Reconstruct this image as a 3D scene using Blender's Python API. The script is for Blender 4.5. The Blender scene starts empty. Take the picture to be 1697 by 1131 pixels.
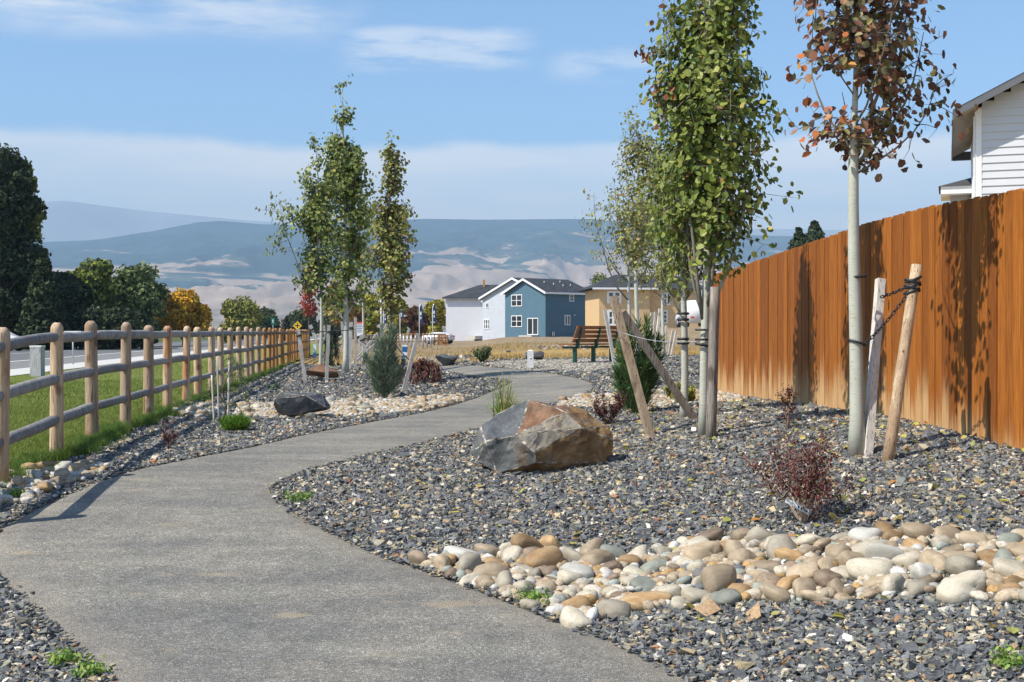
import bpy, bmesh, math, random
import numpy as np
from mathutils import Vector, Matrix, noise, Euler
rad = math.radians
rng = np.random.default_rng(7)
random.seed(7)
S = bpy.context.scene
# ---------------------------------------------------------------- camera
cam = bpy.data.objects.new('camera', bpy.data.cameras.new('camera'))
S.collection.objects.link(cam); S.camera = cam
CZ = 1.5; FPX = 2000.0; HOR = 550.0; CXP = 848.5
cam.location = (0, 0, CZ); cam.rotation_euler = (rad(90), 0, 0)
cam.data.sensor_width = 36; cam.data.lens = FPX / 1697 * 36
cam.data.shift_y = -(565.5 - HOR) / 1697
cam.data.clip_start = 0.1; cam.data.clip_end = 40000
# ---------------------------------------------------------------- sun + sky
SUN_EL = rad(51); SDX, SDY = -0.902, -0.432          # direction towards the sun
sun = bpy.data.objects.new('sun', bpy.data.lights.new('sun', 'SUN'))
S.collection.objects.link(sun)
sv = Vector((SDX * math.cos(SUN_EL), SDY * math.cos(SUN_EL), math.sin(SUN_EL)))
sun.rotation_euler = sv.to_track_quat('Z', 'Y').to_euler()
sun.data.energy = 5.0; sun.data.angle = rad(0.5); sun.data.color = (1, 0.94, 0.84)
W = bpy.data.worlds.new('World'); S.world = W; W.use_nodes = True
wt = W.node_tree; wt.nodes.clear()
def wn(t, **k):
    n = wt.nodes.new(t)
    for a, b in k.items(): setattr(n, a, b)
    return n
out = wn('ShaderNodeOutputWorld'); bg = wn('ShaderNodeBackground'); bg.inputs[1].default_value = 0.138
sky = wn('ShaderNodeTexSky'); sky.sky_type = 'NISHITA'; sky.sun_disc = False
sky.sun_elevation = SUN_EL; sky.sun_rotation = math.atan2(SDX, SDY) % (2 * math.pi)
sky.air_density = 1.0; sky.dust_density = 0.3; sky.ozone_density = 3.0; sky.altitude = 450
tc = wn('ShaderNodeTexCoord'); sep = wn('ShaderNodeSeparateXYZ')
wt.links.new(tc.outputs['Generated'], sep.inputs[0])
def wm(op, a, b=None, c=None):
    n = wn('ShaderNodeMath', operation=op)
    for i, v in enumerate((a, b, c)):
        if v is None: continue
        if isinstance(v, (int, float)): n.inputs[i].default_value = v
        else: wt.links.new(v, n.inputs[i])
    return n.outputs[0]
def band(src, lo, mid0, mid1, hi):
    a = wn('ShaderNodeMapRange', interpolation_type='SMOOTHSTEP'); wt.links.new(src, a.inputs[0]); a.inputs[1].default_value = lo; a.inputs[2].default_value = mid0
    b = wn('ShaderNodeMapRange', interpolation_type='SMOOTHSTEP'); wt.links.new(src, b.inputs[0]); b.inputs[1].default_value = mid1; b.inputs[2].default_value = hi
    b.inputs[3].default_value = 1; b.inputs[4].default_value = 0
    return wm('MULTIPLY', a.outputs[0], b.outputs[0])
def wnoise(scale, sc, detail=6, rough=0.55, off=(0, 0, 0)):
    m = wn('ShaderNodeMapping'); m.inputs['Scale'].default_value = sc; m.inputs['Location'].default_value = off
    n = wn('ShaderNodeTexNoise'); n.inputs['Scale'].default_value = scale; n.inputs['Detail'].default_value = detail
    n.inputs['Roughness'].default_value = rough
    wt.links.new(tc.outputs['Generated'], m.inputs[0]); wt.links.new(m.outputs[0], n.inputs['Vector'])
    return n.outputs[0]
def sm(src, lo, hi):
    a = wn('ShaderNodeMapRange', interpolation_type='SMOOTHSTEP'); wt.links.new(src, a.inputs[0]); a.inputs[1].default_value = lo; a.inputs[2].default_value = hi
    return a.outputs[0]
Zc, Xc = sep.outputs['Z'], sep.outputs['X']
wob = wnoise(5, (1, 1, 2), 5)
zw = wm('ADD', Zc, wm('MULTIPLY', wm('SUBTRACT', wob, 0.5), 0.035))
haze_band = wm('MULTIPLY', band(zw, 0.0, 0.03, 0.145, 0.157), wm('ADD', wm('MULTIPLY', sm(wnoise(4, (1, 1, 7)), .3, .65), .35), .6))
zt = wm('ADD', zw, wm('MULTIPLY', Xc, -0.02))
c1 = wm('MULTIPLY', wm('MULTIPLY', band(zt, .222, .25, .3, .5), band(Xc, -.5, -.36, -.18, -.1)), sm(wnoise(6, (1, 1, 6), 7, .62), .3, .6))
c2 = wm('MULTIPLY', wm('MULTIPLY', band(zt, .208, .222, .236, .245), band(Xc, -.15, -.11, -.01, .03)), sm(wnoise(12, (1, 1, 6), 8, .66, (3, 1, 0)), .36, .62))
c3 = wm('MULTIPLY', wm('MULTIPLY', band(zt, .2, .212, .222, .232), band(Xc, .02, .05, .1, .13)), sm(wnoise(13, (1, 1, 3.5), 7, .6, (5, 1, 0)), .36, .6))
c4 = wm('MULTIPLY', band(Zc, .3, .4, 1.0, 1.2), sm(wnoise(2.5, (1, 1, 3), 7, .6, (9, 1, 0)), .52, .75))
mask = wm('MAXIMUM', wm('MULTIPLY', haze_band, .97), wm('MAXIMUM', wm('MULTIPLY', c1, .7), wm('MAXIMUM', wm('MULTIPLY', c2, .5), wm('MAXIMUM', wm('MULTIPLY', c3, .4), wm('MULTIPLY', c4, .5)))))
mx = wn('ShaderNodeMix', data_type='RGBA'); wt.links.new(mask, mx.inputs[0]); tint = wn('ShaderNodeMix', data_type='RGBA', blend_type='MULTIPLY'); tint.inputs[0].default_value = 1; wt.links.new(sky.outputs[0], tint.inputs[6]); tint.inputs[7].default_value = (.88, 1.05, 1.13, 1); wt.links.new(tint.outputs[2], mx.inputs[6])
mx.inputs[7].default_value = (7.5, 7.2, 6.8, 1)
wt.links.new(mx.outputs[2], bg.inputs[0]); wt.links.new(bg.outputs[0], out.inputs[0])
S.view_settings.view_transform = 'Standard'; S.view_settings.look = 'None'
S.view_settings.exposure = 0.36; S.view_settings.gamma = 1
S.render.engine = 'CYCLES'
S.cycles.max_bounces = 5; S.cycles.diffuse_bounces = 3; S.cycles.transparent_max_bounces = 6; S.cycles.volume_bounces = 0
S.cycles.use_denoising = True

# ---------------------------------------------------------------- terrain
def smooth(x, a, b):
    t = np.clip((x - a) / (b - a), 0, 1); return t * t * (3 - 2 * t)
def xfence_r(y): return 3.7 - 0.0565 * (y - 8.7)
def xfence_l(y): return -2.88 - 0.12 * y
def H(x, y):
    x = np.asarray(x, float); y = np.asarray(y, float)
    h = 0.35 * smooth(y, 4, 12)
    xf = xfence_r(np.minimum(y, 24))
    B = 0.42 + (0.2 - 0.42) * np.clip((y - 8) / 10, 0, 1); B = B * (1 - smooth(y, 20, 30))
    h = h + B * smooth(x, xf - 3.6, xf)
    h = h + 0.37 * smooth(y, 20, 30) * smooth(x, -3.5, 0)
    h = h - 0.10 * smooth(-x, 8, 13) * smooth(y, 10, 30)
    h = h + 0.10 * smooth(y, 34, 50) * (np.sin(x * .31 + y * .13) + np.sin(x * .17 - y * .23 + 1)) * .5 * (1 - smooth(y, 90, 130)) * smooth(x, -5, -2)
    return h
def h1(x, y): return float(H(x, y))
def gp(px, py, extra=0.0):
    """the point of the ground seen at a pixel of the photograph"""
    dx = (px - CXP) / FPX; dz = (HOR - py) / FPX
    lo = 0.8; y = lo; step = 0.05
    while y < 400:
        if CZ + dz * y <= h1(dx * y, y) + extra: break
        y += step; step *= 1.01
    a, b = y - step, y
    for _ in range(30):
        m = (a + b) / 2
        if CZ + dz * m <= h1(dx * m, m) + extra: b = m
        else: a = m
    return Vector((dx * b, b, CZ + dz * b))
def at(px, py, Y): return Vector(((px - CXP) / FPX * Y, Y, CZ + (HOR - py) / FPX * Y))

# ---------------------------------------------------------------- object helpers
def link(o): S.collection.objects.link(o); return o
def props(o, label=None, cat=None, group=None, kind=None):
    if label: o['label'] = label
    if cat: o['category'] = cat
    if group: o['group'] = group
    if kind: o['kind'] = kind
    return o
def empty(name, loc, label, cat, group=None, rz=0.0):
    o = bpy.data.objects.new(name, None); link(o); o.location = loc; o.rotation_euler = (0, 0, rz); o.empty_display_size = .2
    return props(o, label, cat, group)
def npmesh(name, V, F, mats, cols=None, smoothf=False, mi=None):
    """V (n,3); F (m,k) int array or list of such arrays"""
    me = bpy.data.meshes.new(name)
    V = np.asarray(V, np.float32)
    Fs = F if isinstance(F, list) else [F]
    Fs = [np.asarray(f, np.int32) for f in Fs if len(f)]
    me.vertices.add(len(V)); me.vertices.foreach_set('co', V.ravel())
    loops = np.concatenate([f.ravel() for f in Fs]); tot = np.concatenate([np.full(len(f), f.shape[1], np.int32) for f in Fs])
    start = np.concatenate([[0], np.cumsum(tot)[:-1]]).astype(np.int32)
    me.loops.add(len(loops)); me.loops.foreach_set('vertex_index', loops)
    me.polygons.add(len(tot)); me.polygons.foreach_set('loop_start', start); me.polygons.foreach_set('loop_total', tot)
    me.polygons.foreach_set('use_smooth', np.full(len(tot), smoothf))
    if not isinstance(mats, (list, tuple)): mats = [mats]
    for m in mats: me.materials.append(m)
    if mi is not None: me.polygons.foreach_set('material_index', np.asarray(mi, np.int32))
    me.update(calc_edges=True)
    if cols is not None:
        c = np.ones((len(V), 4), np.float32); c[:, :3] = cols
        a = me.color_attributes.new('col', 'FLOAT_COLOR', 'POINT'); a.data.foreach_set('color', c.ravel())
    return me
def mobj(name, me, parent=None, loc=None, **pr):
    o = bpy.data.objects.new(name, me); link(o)
    if parent: o.parent = parent
    if loc is not None: o.location = loc
    return props(o, **pr)
class MB:
    """collects boxes, tubes and prisms into ONE mesh"""
    def __init__(s): s.v = []; s.f = []; s.m = []; s.sm = []; s.c = []
    def add(s, vs, fs, mi=0, sm=False, col=(1, 1, 1)):
        b = len(s.v); s.v += [tuple(v) for v in vs]; s.f += [tuple(i + b for i in f) for f in fs]
        s.m += [mi] * len(fs); s.sm += [sm] * len(fs); s.c += [tuple(col)] * len(vs); return s
    def box(s, a, b, mi=0, col=(1, 1, 1)):
        x0, y0, z0 = [min(p, q) for p, q in zip(a, b)]; x1, y1, z1 = [max(p, q) for p, q in zip(a, b)]
        vs = [(x0, y0, z0), (x1, y0, z0), (x1, y1, z0), (x0, y1, z0), (x0, y0, z1), (x1, y0, z1), (x1, y1, z1), (x0, y1, z1)]
        return s.add(vs, [(0, 3, 2, 1), (4, 5, 6, 7), (0, 1, 5, 4), (1, 2, 6, 5), (2, 3, 7, 6), (3, 0, 4, 7)], mi, col=col)
    def tube(s, pts, rs, k=8, mi=0, cap=True, col=(1, 1, 1), jit=0, sm=True, phase=0.0):
        pts = [Vector(p) for p in pts]; n = len(pts)
        if isinstance(rs, (int, float)): rs = [rs] * n
        vs = []; prev = None
        for i, p in enumerate(pts):
            d = (pts[min(i + 1, n - 1)] - pts[max(i - 1, 0)])
            d = d.normalized() if d.length > 1e-9 else Vector((0, 0, 1))
            u = prev - d * prev.dot(d) if prev is not None else (Vector((1, 0, 0)) if abs(d.x) < .9 else Vector((0, 1, 0))).cross(d)
            if u.length < 1e-6: u = d.orthogonal()
            u.normalize(); prev = u; w = d.cross(u)
            for j in range(k):
                a = 2 * math.pi * j / k + phase; r = rs[i] * (1 + (random.uniform(-jit, jit) if jit else 0))
                vs.append(p + (u * math.cos(a) + w * math.sin(a)) * r)
        fs = [(i * k + j, i * k + (j + 1) % k, (i + 1) * k + (j + 1) % k, (i + 1) * k + j) for i in range(n - 1) for j in range(k)]
        if cap: fs += [tuple(range(k - 1, -1, -1)), tuple(range((n - 1) * k, n * k))]
        return s.add(vs, fs, mi, sm, col)
    def prism(s, poly, d, mi=0, col=(1, 1, 1)):
        n = len(poly); d = Vector(d); vs = [Vector(p) for p in poly] + [Vector(p) + d for p in poly]
        return s.add(vs, [tuple(range(n - 1, -1, -1)), tuple(range(n, 2 * n))] + [(i, (i + 1) % n, n + (i + 1) % n, n + i) for i in range(n)], mi, col=col)
    def mesh(s, name, mats):
        me = bpy.data.meshes.new(name); me.from_pydata(s.v, [], s.f)
        if not isinstance(mats, (list, tuple)): mats = [mats]
        for m in mats: me.materials.append(m)
        me.polygons.foreach_set('material_index', s.m); me.polygons.foreach_set('use_smooth', s.sm)
        a = me.color_attributes.new('col', 'FLOAT_COLOR', 'POINT')
        a.data.foreach_set('color', np.hstack([np.array(s.c, np.float32), np.ones((len(s.c), 1), np.float32)]).ravel())
        me.update(); return me
    def build(s, name, mats, parent=None, loc=None, **pr): return mobj(name, s.mesh(name, mats), parent, loc, **pr)
def fix_normals(me):
    bm = bmesh.new(); bm.from_mesh(me); bmesh.ops.recalc_face_normals(bm, faces=bm.faces); bm.to_mesh(me); bm.free()

# ---------------------------------------------------------------- materials
def new_mat(name):
    m = bpy.data.materials.new(name); m.use_nodes = True; t = m.node_tree; b = t.nodes['Principled BSDF']
    return m, t, b
class NT:
    def __init__(s, t): s.t = t
    def n(s, ty, **k):
        n = s.t.nodes.new(ty)
        for a, b in k.items(): setattr(n, a, b)
        return n
    def l(s, a, b): s.t.links.new(a, b)
    def coord(s, kind='Object', scale=(1, 1, 1)):
        if kind == 'Position': src = s.n('ShaderNodeNewGeometry').outputs['Position']
        else: src = s.n('ShaderNodeTexCoord').outputs[kind]
        m = s.n('ShaderNodeMapping'); m.inputs['Scale'].default_value = scale; s.l(src, m.inputs[0]); return m.outputs[0]
    def noise(s, vec, scale, detail=4, rough=.55, dist=0):
        n = s.n('ShaderNodeTexNoise'); n.inputs['Scale'].default_value = scale; n.inputs['Detail'].default_value = detail
        n.inputs['Roughness'].default_value = rough; n.inputs['Distortion'].default_value = dist; s.l(vec, n.inputs['Vector']); return n.outputs[0]
    def vor(s, vec, scale, out='Color', feature='F1', rnd=1):
        n = s.n('ShaderNodeTexVoronoi', feature=feature); n.inputs['Scale'].default_value = scale; n.inputs['Randomness'].default_value = rnd
        s.l(vec, n.inputs['Vector']); return n.outputs[out]
    def ramp(s, f, stops, interp='LINEAR'):
        r = s.n('ShaderNodeValToRGB'); r.color_ramp.interpolation = interp; e = r.color_ramp.elements
        while len(e) > 1: e.remove(e[0])
        e[0].position = stops[0][0]; e[0].color = (*stops[0][1], 1)
        for p, c in stops[1:]:
            q = e.new(p); q.color = (*c, 1)
        s.l(f, r.inputs[0]); return r.outputs[0]
    def mix(s, f, a, b, mode='MIX'):
        m = s.n('ShaderNodeMix', data_type='RGBA', blend_type=mode)
        for i, v in ((0, f), (6, a), (7, b)):
            if isinstance(v, (int, float)): m.inputs[i].default_value = v
            elif isinstance(v, tuple): m.inputs[i].default_value = (*v, 1)
            else: s.l(v, m.inputs[i])
        return m.outputs[2]
    def math(s, op, a, b=0.0, clamp=False):
        m = s.n('ShaderNodeMath', operation=op, use_clamp=clamp)
        for i, v in enumerate((a, b)):
            if isinstance(v, (int, float)): m.inputs[i].default_value = v
            else: s.l(v, m.inputs[i])
        return m.outputs[0]
    def mr(s, f, a, b, c=0.0, d=1.0):
        m = s.n('ShaderNodeMapRange', interpolation_type='SMOOTHSTEP'); s.l(f, m.inputs[0])
        for i, v in enumerate((a, b, c, d)): m.inputs[i + 1].default_value = v
        return m.outputs[0]
    def sepz(s, vec, ax='Z'):
        q = s.n('ShaderNodeSeparateXYZ'); s.l(vec, q.inputs[0]); return q.outputs[ax]
    def bump(s, h, strength, dist, b):
        m = s.n('ShaderNodeBump'); m.inputs['Strength'].default_value = strength; m.inputs['Distance'].default_value = dist
        s.l(h, m.inputs['Height']); s.l(m.outputs[0], b.inputs['Normal'])
def attr_mat(name, rough=.8, var=.25, scale=30, trans=0.0, spec=.3, bump=0.0, gain=1.0):
    m, t, b = new_mat(name); q = NT(t)
    a = q.n('ShaderNodeAttribute', attribute_name='col').outputs['Color']
    c = q.noise(q.coord('Position'), scale, 3)
    col = q.mix(1.0, a, q.ramp(c, [(.3, (1 - var,) * 3), (.7, (1 + var,) * 3)]), 'MULTIPLY')
    if gain != 1: col = q.mix(1.0, col, (gain,) * 3, 'MULTIPLY')
    q.l(col, b.inputs['Base Color']); b.inputs['Roughness'].default_value = rough; b.inputs['Specular IOR Level'].default_value = spec
    if bump: q.bump(c, bump, .01, b)
    if trans:
        tr = q.n('ShaderNodeBsdfTranslucent'); q.l(col, tr.inputs[0]); mx = q.n('ShaderNodeMixShader'); mx.inputs[0].default_value = trans
        q.l(b.outputs[0], mx.inputs[1]); q.l(tr.outputs[0], mx.inputs[2]); q.l(mx.outputs[0], t.nodes['Material Output'].inputs[0])
    return m
def plain(name, col, rough=.6, var=.12, scale=12, metal=0.0, spec=.4, kind='Object', sc=(1, 1, 1), bump=.15, bd=.01):
    m, t, b = new_mat(name); q = NT(t); c = q.noise(q.coord(kind, sc), scale, 5)
    q.l(q.ramp(c, [(.25, tuple(x * (1 - var) for x in col)), (.75, tuple(min(1, x * (1 + var)) for x in col))]), b.inputs['Base Color'])
    b.inputs['Roughness'].default_value = rough; b.inputs['Metallic'].default_value = metal; b.inputs['Specular IOR Level'].default_value = spec
    if bump: q.bump(c, bump, bd, b)
    return m
M = {}
M['leaf'] = attr_mat('leaf', .5, .12, 60, trans=.3, spec=.35)
M['needle'] = attr_mat('needle', .65, .25, 25, trans=.12, spec=.2)
M['far_leaf'] = attr_mat('far_leaf', .75, .3, .9, trans=.15, spec=.15)
M['grass'] = attr_mat('grass', .6, .2, 3, trans=.35, spec=.2)
M['stone_chip'] = attr_mat('stone_chip', .75, .28, 70, spec=.35, bump=.4)
M['glass'] = plain('window_glass', (.03, .035, .04), .08, .1, 3, spec=.6, bump=0)
M['white_trim'] = plain('white_trim', (.78, .78, .77), .5, .04, 8, bump=.05)
M['black_rubber'] = plain('black_rubber', (.02, .02, .022), .55, .3, 60)
M['wire'] = plain('wire', (.35, .35, .36), .4, .2, 60, metal=.7)
M['green_iron'] = plain('green_iron', (.006, .06, .04), .4, .15, 40)

def wood(name, cols, scale=6, stretch=(9, 9, 1), rough=.8, bump=.5, knots=True, kind='Object'):
    m, t, b = new_mat(name); q = NT(t)
    oi = q.n('ShaderNodeObjectInfo').outputs['Random']; cb = q.n('ShaderNodeCombineXYZ'); q.l(q.math('MULTIPLY', oi, 37), cb.inputs[0]); q.l(q.math('MULTIPLY', oi, 91), cb.inputs[2])
    def sh(vec):
        a_ = q.n('ShaderNodeVectorMath', operation='ADD'); q.l(vec, a_.inputs[0]); q.l(cb.outputs[0], a_.inputs[1]); return a_.outputs[0]
    v = sh(q.coord(kind, stretch)); g = q.noise(v, scale, 7, .62, .6); big = q.noise(sh(q.coord(kind, (2.2, 2.2, .6))), 2.4, 4, .65)
    c = q.ramp(g, [(.28, cols[0]), (.5, cols[1]), (.72, cols[2])])
    c = q.mix(q.mr(big, .5, .66), c, cols[3])
    cr = q.noise(sh(q.coord(kind, (stretch[0] * 2.2, stretch[1] * 2.2, stretch[2] * .7))), scale * 1.3, 3, .5)
    c = q.mix(q.mr(cr, .60, .66), c, tuple(x * .3 for x in cols[0]))
    kn = q.vor(sh(q.coord(kind, (4, 4, 2.2))), 1.0, 'Distance'); c = q.mix(q.mr(kn, .2, .1, 0, .8), c, tuple(x * .4 for x in cols[3]))
    c = q.mix(1.0, c, q.ramp(oi, [(0, (.74, .74, .76)), (1, (1.12, 1.1, 1.06))]), 'MULTIPLY')
    q.l(c, b.inputs['Base Color']); b.inputs['Roughness'].default_value = rough
    q.bump(q.math('ADD', g, cr), bump, .006, b); return m
M['post_wood'] = wood('post_wood', [(.30, .19, .11), (.48, .34, .22), (.60, .47, .33), (.36, .17, .07)], 3)
M['stained_post'] = wood('stained_post', [(.30, .13, .04), (.45, .22, .07), (.55, .3, .12), (.34, .14, .04)], 3)
M['rail_wood'] = wood('rail_wood', [(.13, .125, .12), (.26, .255, .25), (.40, .39, .38), (.22, .2, .18)], 4)
M['stained_rail'] = wood('stained_rail', [(.07, .055, .045), (.13, .1, .08), (.2, .17, .14), (.12, .08, .05)], 4)
M['stake_white'] = wood('stake_white', [(.46, .42, .36), (.62, .58, .52), (.72, .69, .64), (.52, .44, .34)], 4)
M['stake_tan'] = wood('stake_tan', [(.26, .17, .10), (.42, .31, .2), (.54, .44, .32), (.3, .2, .12)], 4)
M['stake_grey'] = wood('stake_grey', [(.14, .11, .085), (.26, .22, .18), (.42, .38, .33), (.2, .15, .11)], 4)
M['old_board'] = wood('old_board', [(.34, .33, .32), (.55, .54, .53), (.66, .66, .66), (.25, .24, .23)], 4)

def bark(name, base, dark, warm):
    m, t, b = new_mat(name); q = NT(t)
    n1 = q.noise(q.coord('Object', (1, 1, 1)), 5, 4); lent = q.noise(q.coord('Object', (3, 3, 22)), 6, 4, .6)
    c = q.ramp(n1, [(.3, tuple(x * .86 for x in base)), (.6, base), (.8, warm)])
    c = q.mix(q.mr(lent, .57, .68, 0, .8), c, dark)
    kn = q.vor(q.coord('Object', (5, 5, 2.4)), 1.0, 'Distance'); c = q.mix(q.mr(kn, .11, .05, 0, .9), c, tuple(x * .5 for x in dark))
    z = q.sepz(q.coord('Object')); c = q.mix(q.mr(q.math('ADD', z, q.math('MULTIPLY', n1, .12)), .2, .08, 0, .55), c, (.3, .23, .17))
    q.l(c, b.inputs['Base Color']); b.inputs['Roughness'].default_value = .75; q.bump(lent, .35, .006, b); return m
M['aspen_bark'] = bark('aspen_bark', (.45, .45, .37), (.2, .18, .13), (.52, .5, .42))
M['aspen_far_bark'] = bark('aspen_far_bark', (.5, .49, .42), (.2, .18, .14), (.56, .54, .47))
M['brown_bark'] = bark('brown_bark', (.13, .1, .075), (.05, .04, .03), (.17, .13, .1))

# asphalt
m, t, b = new_mat('asphalt_path'); q = NT(t); P = q.coord('Position')
fine = q.vor(P, 130, 'Color'); big = q.noise(q.coord('Position', (1, 1.0, 1)), .8, 5, .6); mid = q.noise(P, 9, 6, .7); streak = q.noise(q.coord('Position', (.5, 2.6, 1)), 1.1, 5, .6)
c = q.ramp(q.sepz(fine, 'X'), [(0, (.135, .129, .115)), (.5, (.205, .198, .178)), (.85, (.265, .257, .232)), (1, (.43, .41, .37))])
c = q.mix(1.0, c, q.ramp(big, [(.3, (.74, .76, .79)), (.7, (1.22, 1.18, 1.1))]), 'MULTIPLY')
c = q.mix(1.0, c, q.ramp(mid, [(.3, (.8, .8, .8)), (.7, (1.16, 1.16, 1.16))]), 'MULTIPLY')
c = q.mix(1.0, c, q.ramp(streak, [(.35, (.78, .78, .8)), (.65, (1.12, 1.1, 1.05))]), 'MULTIPLY')
tan = q.noise(q.coord('Position', (1, 2.4, 1)), 2.1, 5, .6); c = q.mix(q.mr(tan, .6, .72, 0, .5), c, (.36, .29, .19))
at_ = q.n('ShaderNodeAttribute', attribute_name='col'); e = q.sepz(at_.outputs['Color'], 'X')
c = q.mix(q.math('MULTIPLY', q.mr(q.math('ADD', e, q.math('MULTIPLY', mid, .5)), .85, 1.35), .45), c, (.28, .235, .18))
q.l(c, b.inputs['Base Color']); b.inputs['Roughness'].default_value = .9; b.inputs['Specular IOR Level'].default_value = .3
q.bump(q.math('ADD', q.vor(P, 130, 'Distance'), q.noise(P, 60, 3)), .75, .008, b); M['path'] = m
# crushed rock sheet below the loose stones and further away
def gravel_mat(name, stops, scale):
    m, t, b = new_mat(name); q = NT(t); P = q.coord('Position')
    v = q.n('ShaderNodeTexVoronoi'); v.inputs['Scale'].default_value = scale; q.l(P, v.inputs['Vector'])
    c = q.ramp(q.sepz(v.outputs['Color'], 'X'), stops, 'CONSTANT')
    c = q.mix(1.0, c, q.ramp(q.noise(P, .9, 4), [(.3, (.85,) * 3), (.7, (1.15,) * 3)]), 'MULTIPLY')
    q.l(c, b.inputs['Base Color']); b.inputs['Roughness'].default_value = .85
    q.bump(q.math('ADD', q.math('MULTIPLY', v.outputs['Distance'], -1), q.math('MULTIPLY', q.sepz(v.outputs['Color'], 'Y'), .8)), 1.0, .02, b); return m
M['gravel'] = gravel_mat('slate_gravel', [(0, (.035, .04, .045)), (.3, (.07, .077, .084)), (.5, (.11, .115, .118)), (.66, (.16, .155, .13)), (.8, (.26, .21, .14)), (.93, (.4, .35, .26))], 40)
M['pea_gravel'] = gravel_mat('pea_gravel', [(0, (.2, .18, .14)), (.3, (.3, .27, .22)), (.6, (.38, .35, .29)), (.85, (.46, .43, .37))], 34)
# lawn
m, t, b = new_mat('lawn'); q = NT(t); P = q.coord('Position')
c = q.ramp(q.noise(P, 2.2, 6, .65), [(.25, (.11, .15, .03)), (.5, (.18, .21, .045)), (.75, (.28, .285, .08))])
c = q.mix(1.0, c, q.ramp(q.noise(P, 60, 4, .7), [(.3, (.55,) * 3), (.7, (1.4,) * 3)]), 'MULTIPLY'); q.l(c, b.inputs['Base Color'])
b.inputs['Roughness'].default_value = .9; b.inputs['Specular IOR Level'].default_value = .1; q.bump(q.noise(P, 45, 4, .7), .9, .04, b); M['lawn'] = m
# dry field
m, t, b = new_mat('dry_field'); q = NT(t); P = q.coord('Position')
n1 = q.noise(q.coord('Position', (1, .35, 1)), .35, 6, .62); n2 = q.noise(P, 3, 6, .7)
gold = q.ramp(n2, [(.3, (.26, .16, .055)), (.5, (.42, .28, .10)), (.7, (.54, .38, .16))])
dirt = q.ramp(n2, [(.3, (.19, .14, .085)), (.5, (.28, .21, .13)), (.7, (.36, .28, .18))])
Y = q.sepz(P, 'Y'); X = q.sepz(P, 'X')
f = q.mr(q.math('ADD', Y, q.math('MULTIPLY', n1, 30)), 62, 76); c = q.mix(f, gold, dirt)
c = q.mix(q.mr(n1, .56, .66, 0, .6), c, (.2, .16, .10))
green = q.ramp(n2, [(.3, (.05, .07, .02)), (.7, (.12, .14, .05))])
c = q.mix(q.mr(X, -24, -30), c, green); far = q.ramp(q.noise(q.coord('Position', (1, .4, 1)), .012, 5), [(.4, (.13, .13, .06)), (.6, (.28, .23, .14))]); c = q.mix(q.mr(Y, 200, 330), c, far)
q.l(c, b.inputs['Base Color']); b.inputs['Roughness'].default_value = .95; b.inputs['Specular IOR Level'].default_value = .1
q.bump(q.noise(P, 14, 5, .7), .8, .08, b); M['field'] = m
M['road'] = plain('road_asphalt', (.12, .12, .12), .85, .2, 3, kind='Position', bump=.3)
M['shoulder'] = plain('road_shoulder', (.18, .175, .165), .9, .22, 4, kind='Position', bump=.3)
M['concrete'] = plain('concrete', (.5, .48, .44), .85, .1, 2, kind='Position', bump=.2)
M['line_paint'] = plain('line_paint', (.7, .7, .68), .7, .12, 5, kind='Position', bump=0)
# cedar fence boards
m, t, b = new_mat('stained_cedar'); q = NT(t); O = q.coord('Object', (26, 26, 1.1))
g = q.noise(O, 3.2, 7, .65, .5); at_ = q.n('ShaderNodeAttribute', attribute_name='col'); tone = at_.outputs['Color']; r = q.sepz(tone, 'X'); hz = q.sepz(tone, 'Y'); rn2 = q.sepz(tone, 'Z')
c = q.ramp(g, [(.3, (.15, .044, .006)), (.5, (.27, .085, .010)), (.7, (.38, .135, .018))])
c = q.mix(1.0, c, q.ramp(r, [(0, (.68, .62, .6)), (.5, (.95, .93, .92)), (1, (1.25, 1.27, 1.25))]), 'MULTIPLY')
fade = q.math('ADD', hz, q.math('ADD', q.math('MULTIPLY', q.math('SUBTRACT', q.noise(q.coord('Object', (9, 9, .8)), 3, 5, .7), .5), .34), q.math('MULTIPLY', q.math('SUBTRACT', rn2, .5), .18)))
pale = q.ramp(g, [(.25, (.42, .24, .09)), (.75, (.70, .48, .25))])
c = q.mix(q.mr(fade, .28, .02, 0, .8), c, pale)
c = q.mix(q.mr(q.noise(q.coord('Object', (12, 12, .35)), 2.5, 4, .6), .62, .72, 0, .45), c, (.52, .24, .065))
q.l(c, b.inputs['Base Color']); b.inputs['Roughness'].default_value = .7; b.inputs['Specular IOR Level'].default_value = .25; q.bump(g, .4, .006, b); M['cedar'] = m
# ================================================================ SETTING
def grid_sheet(name, P, mat, colf=None, **pr):
    """P (rows, cols, 3)"""
    r, c = P.shape[:2]; idx = np.arange(r * c).reshape(r, c)
    F = np.stack([idx[:-1, :-1], idx[:-1, 1:], idx[1:, 1:], idx[1:, :-1]], -1).reshape(-1, 4)
    V = P.reshape(-1, 3); n = np.cross(V[F[0, 1]] - V[F[0, 0]], V[F[0, 3]] - V[F[0, 0]])
    if n[2] < 0: F = F[:, ::-1]
    return mobj(name, npmesh(name, V, F, mat, colf, smoothf=True), **pr)
# ground: one sheet to the horizon
ys = np.concatenate([np.linspace(-12, 1, 14), np.arange(1.3, 34, .35), np.geomspace(34.5, 130, 70), np.geomspace(135, 2600, 45)])
sx = np.linspace(-1, 1, 161); sx = np.sign(sx) * (np.abs(sx) ** 1.15)
P = np.zeros((len(ys), len(sx), 3))
for i, y in enumerate(ys):
    x = sx * (22 + max(y, 0) * .95); P[i, :, 0] = x; P[i, :, 1] = y; P[i, :, 2] = H(x, y) - .05
grid_sheet('ground', P, M['field'], label='dry golden grass and bare dirt field', kind='structure')
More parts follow.
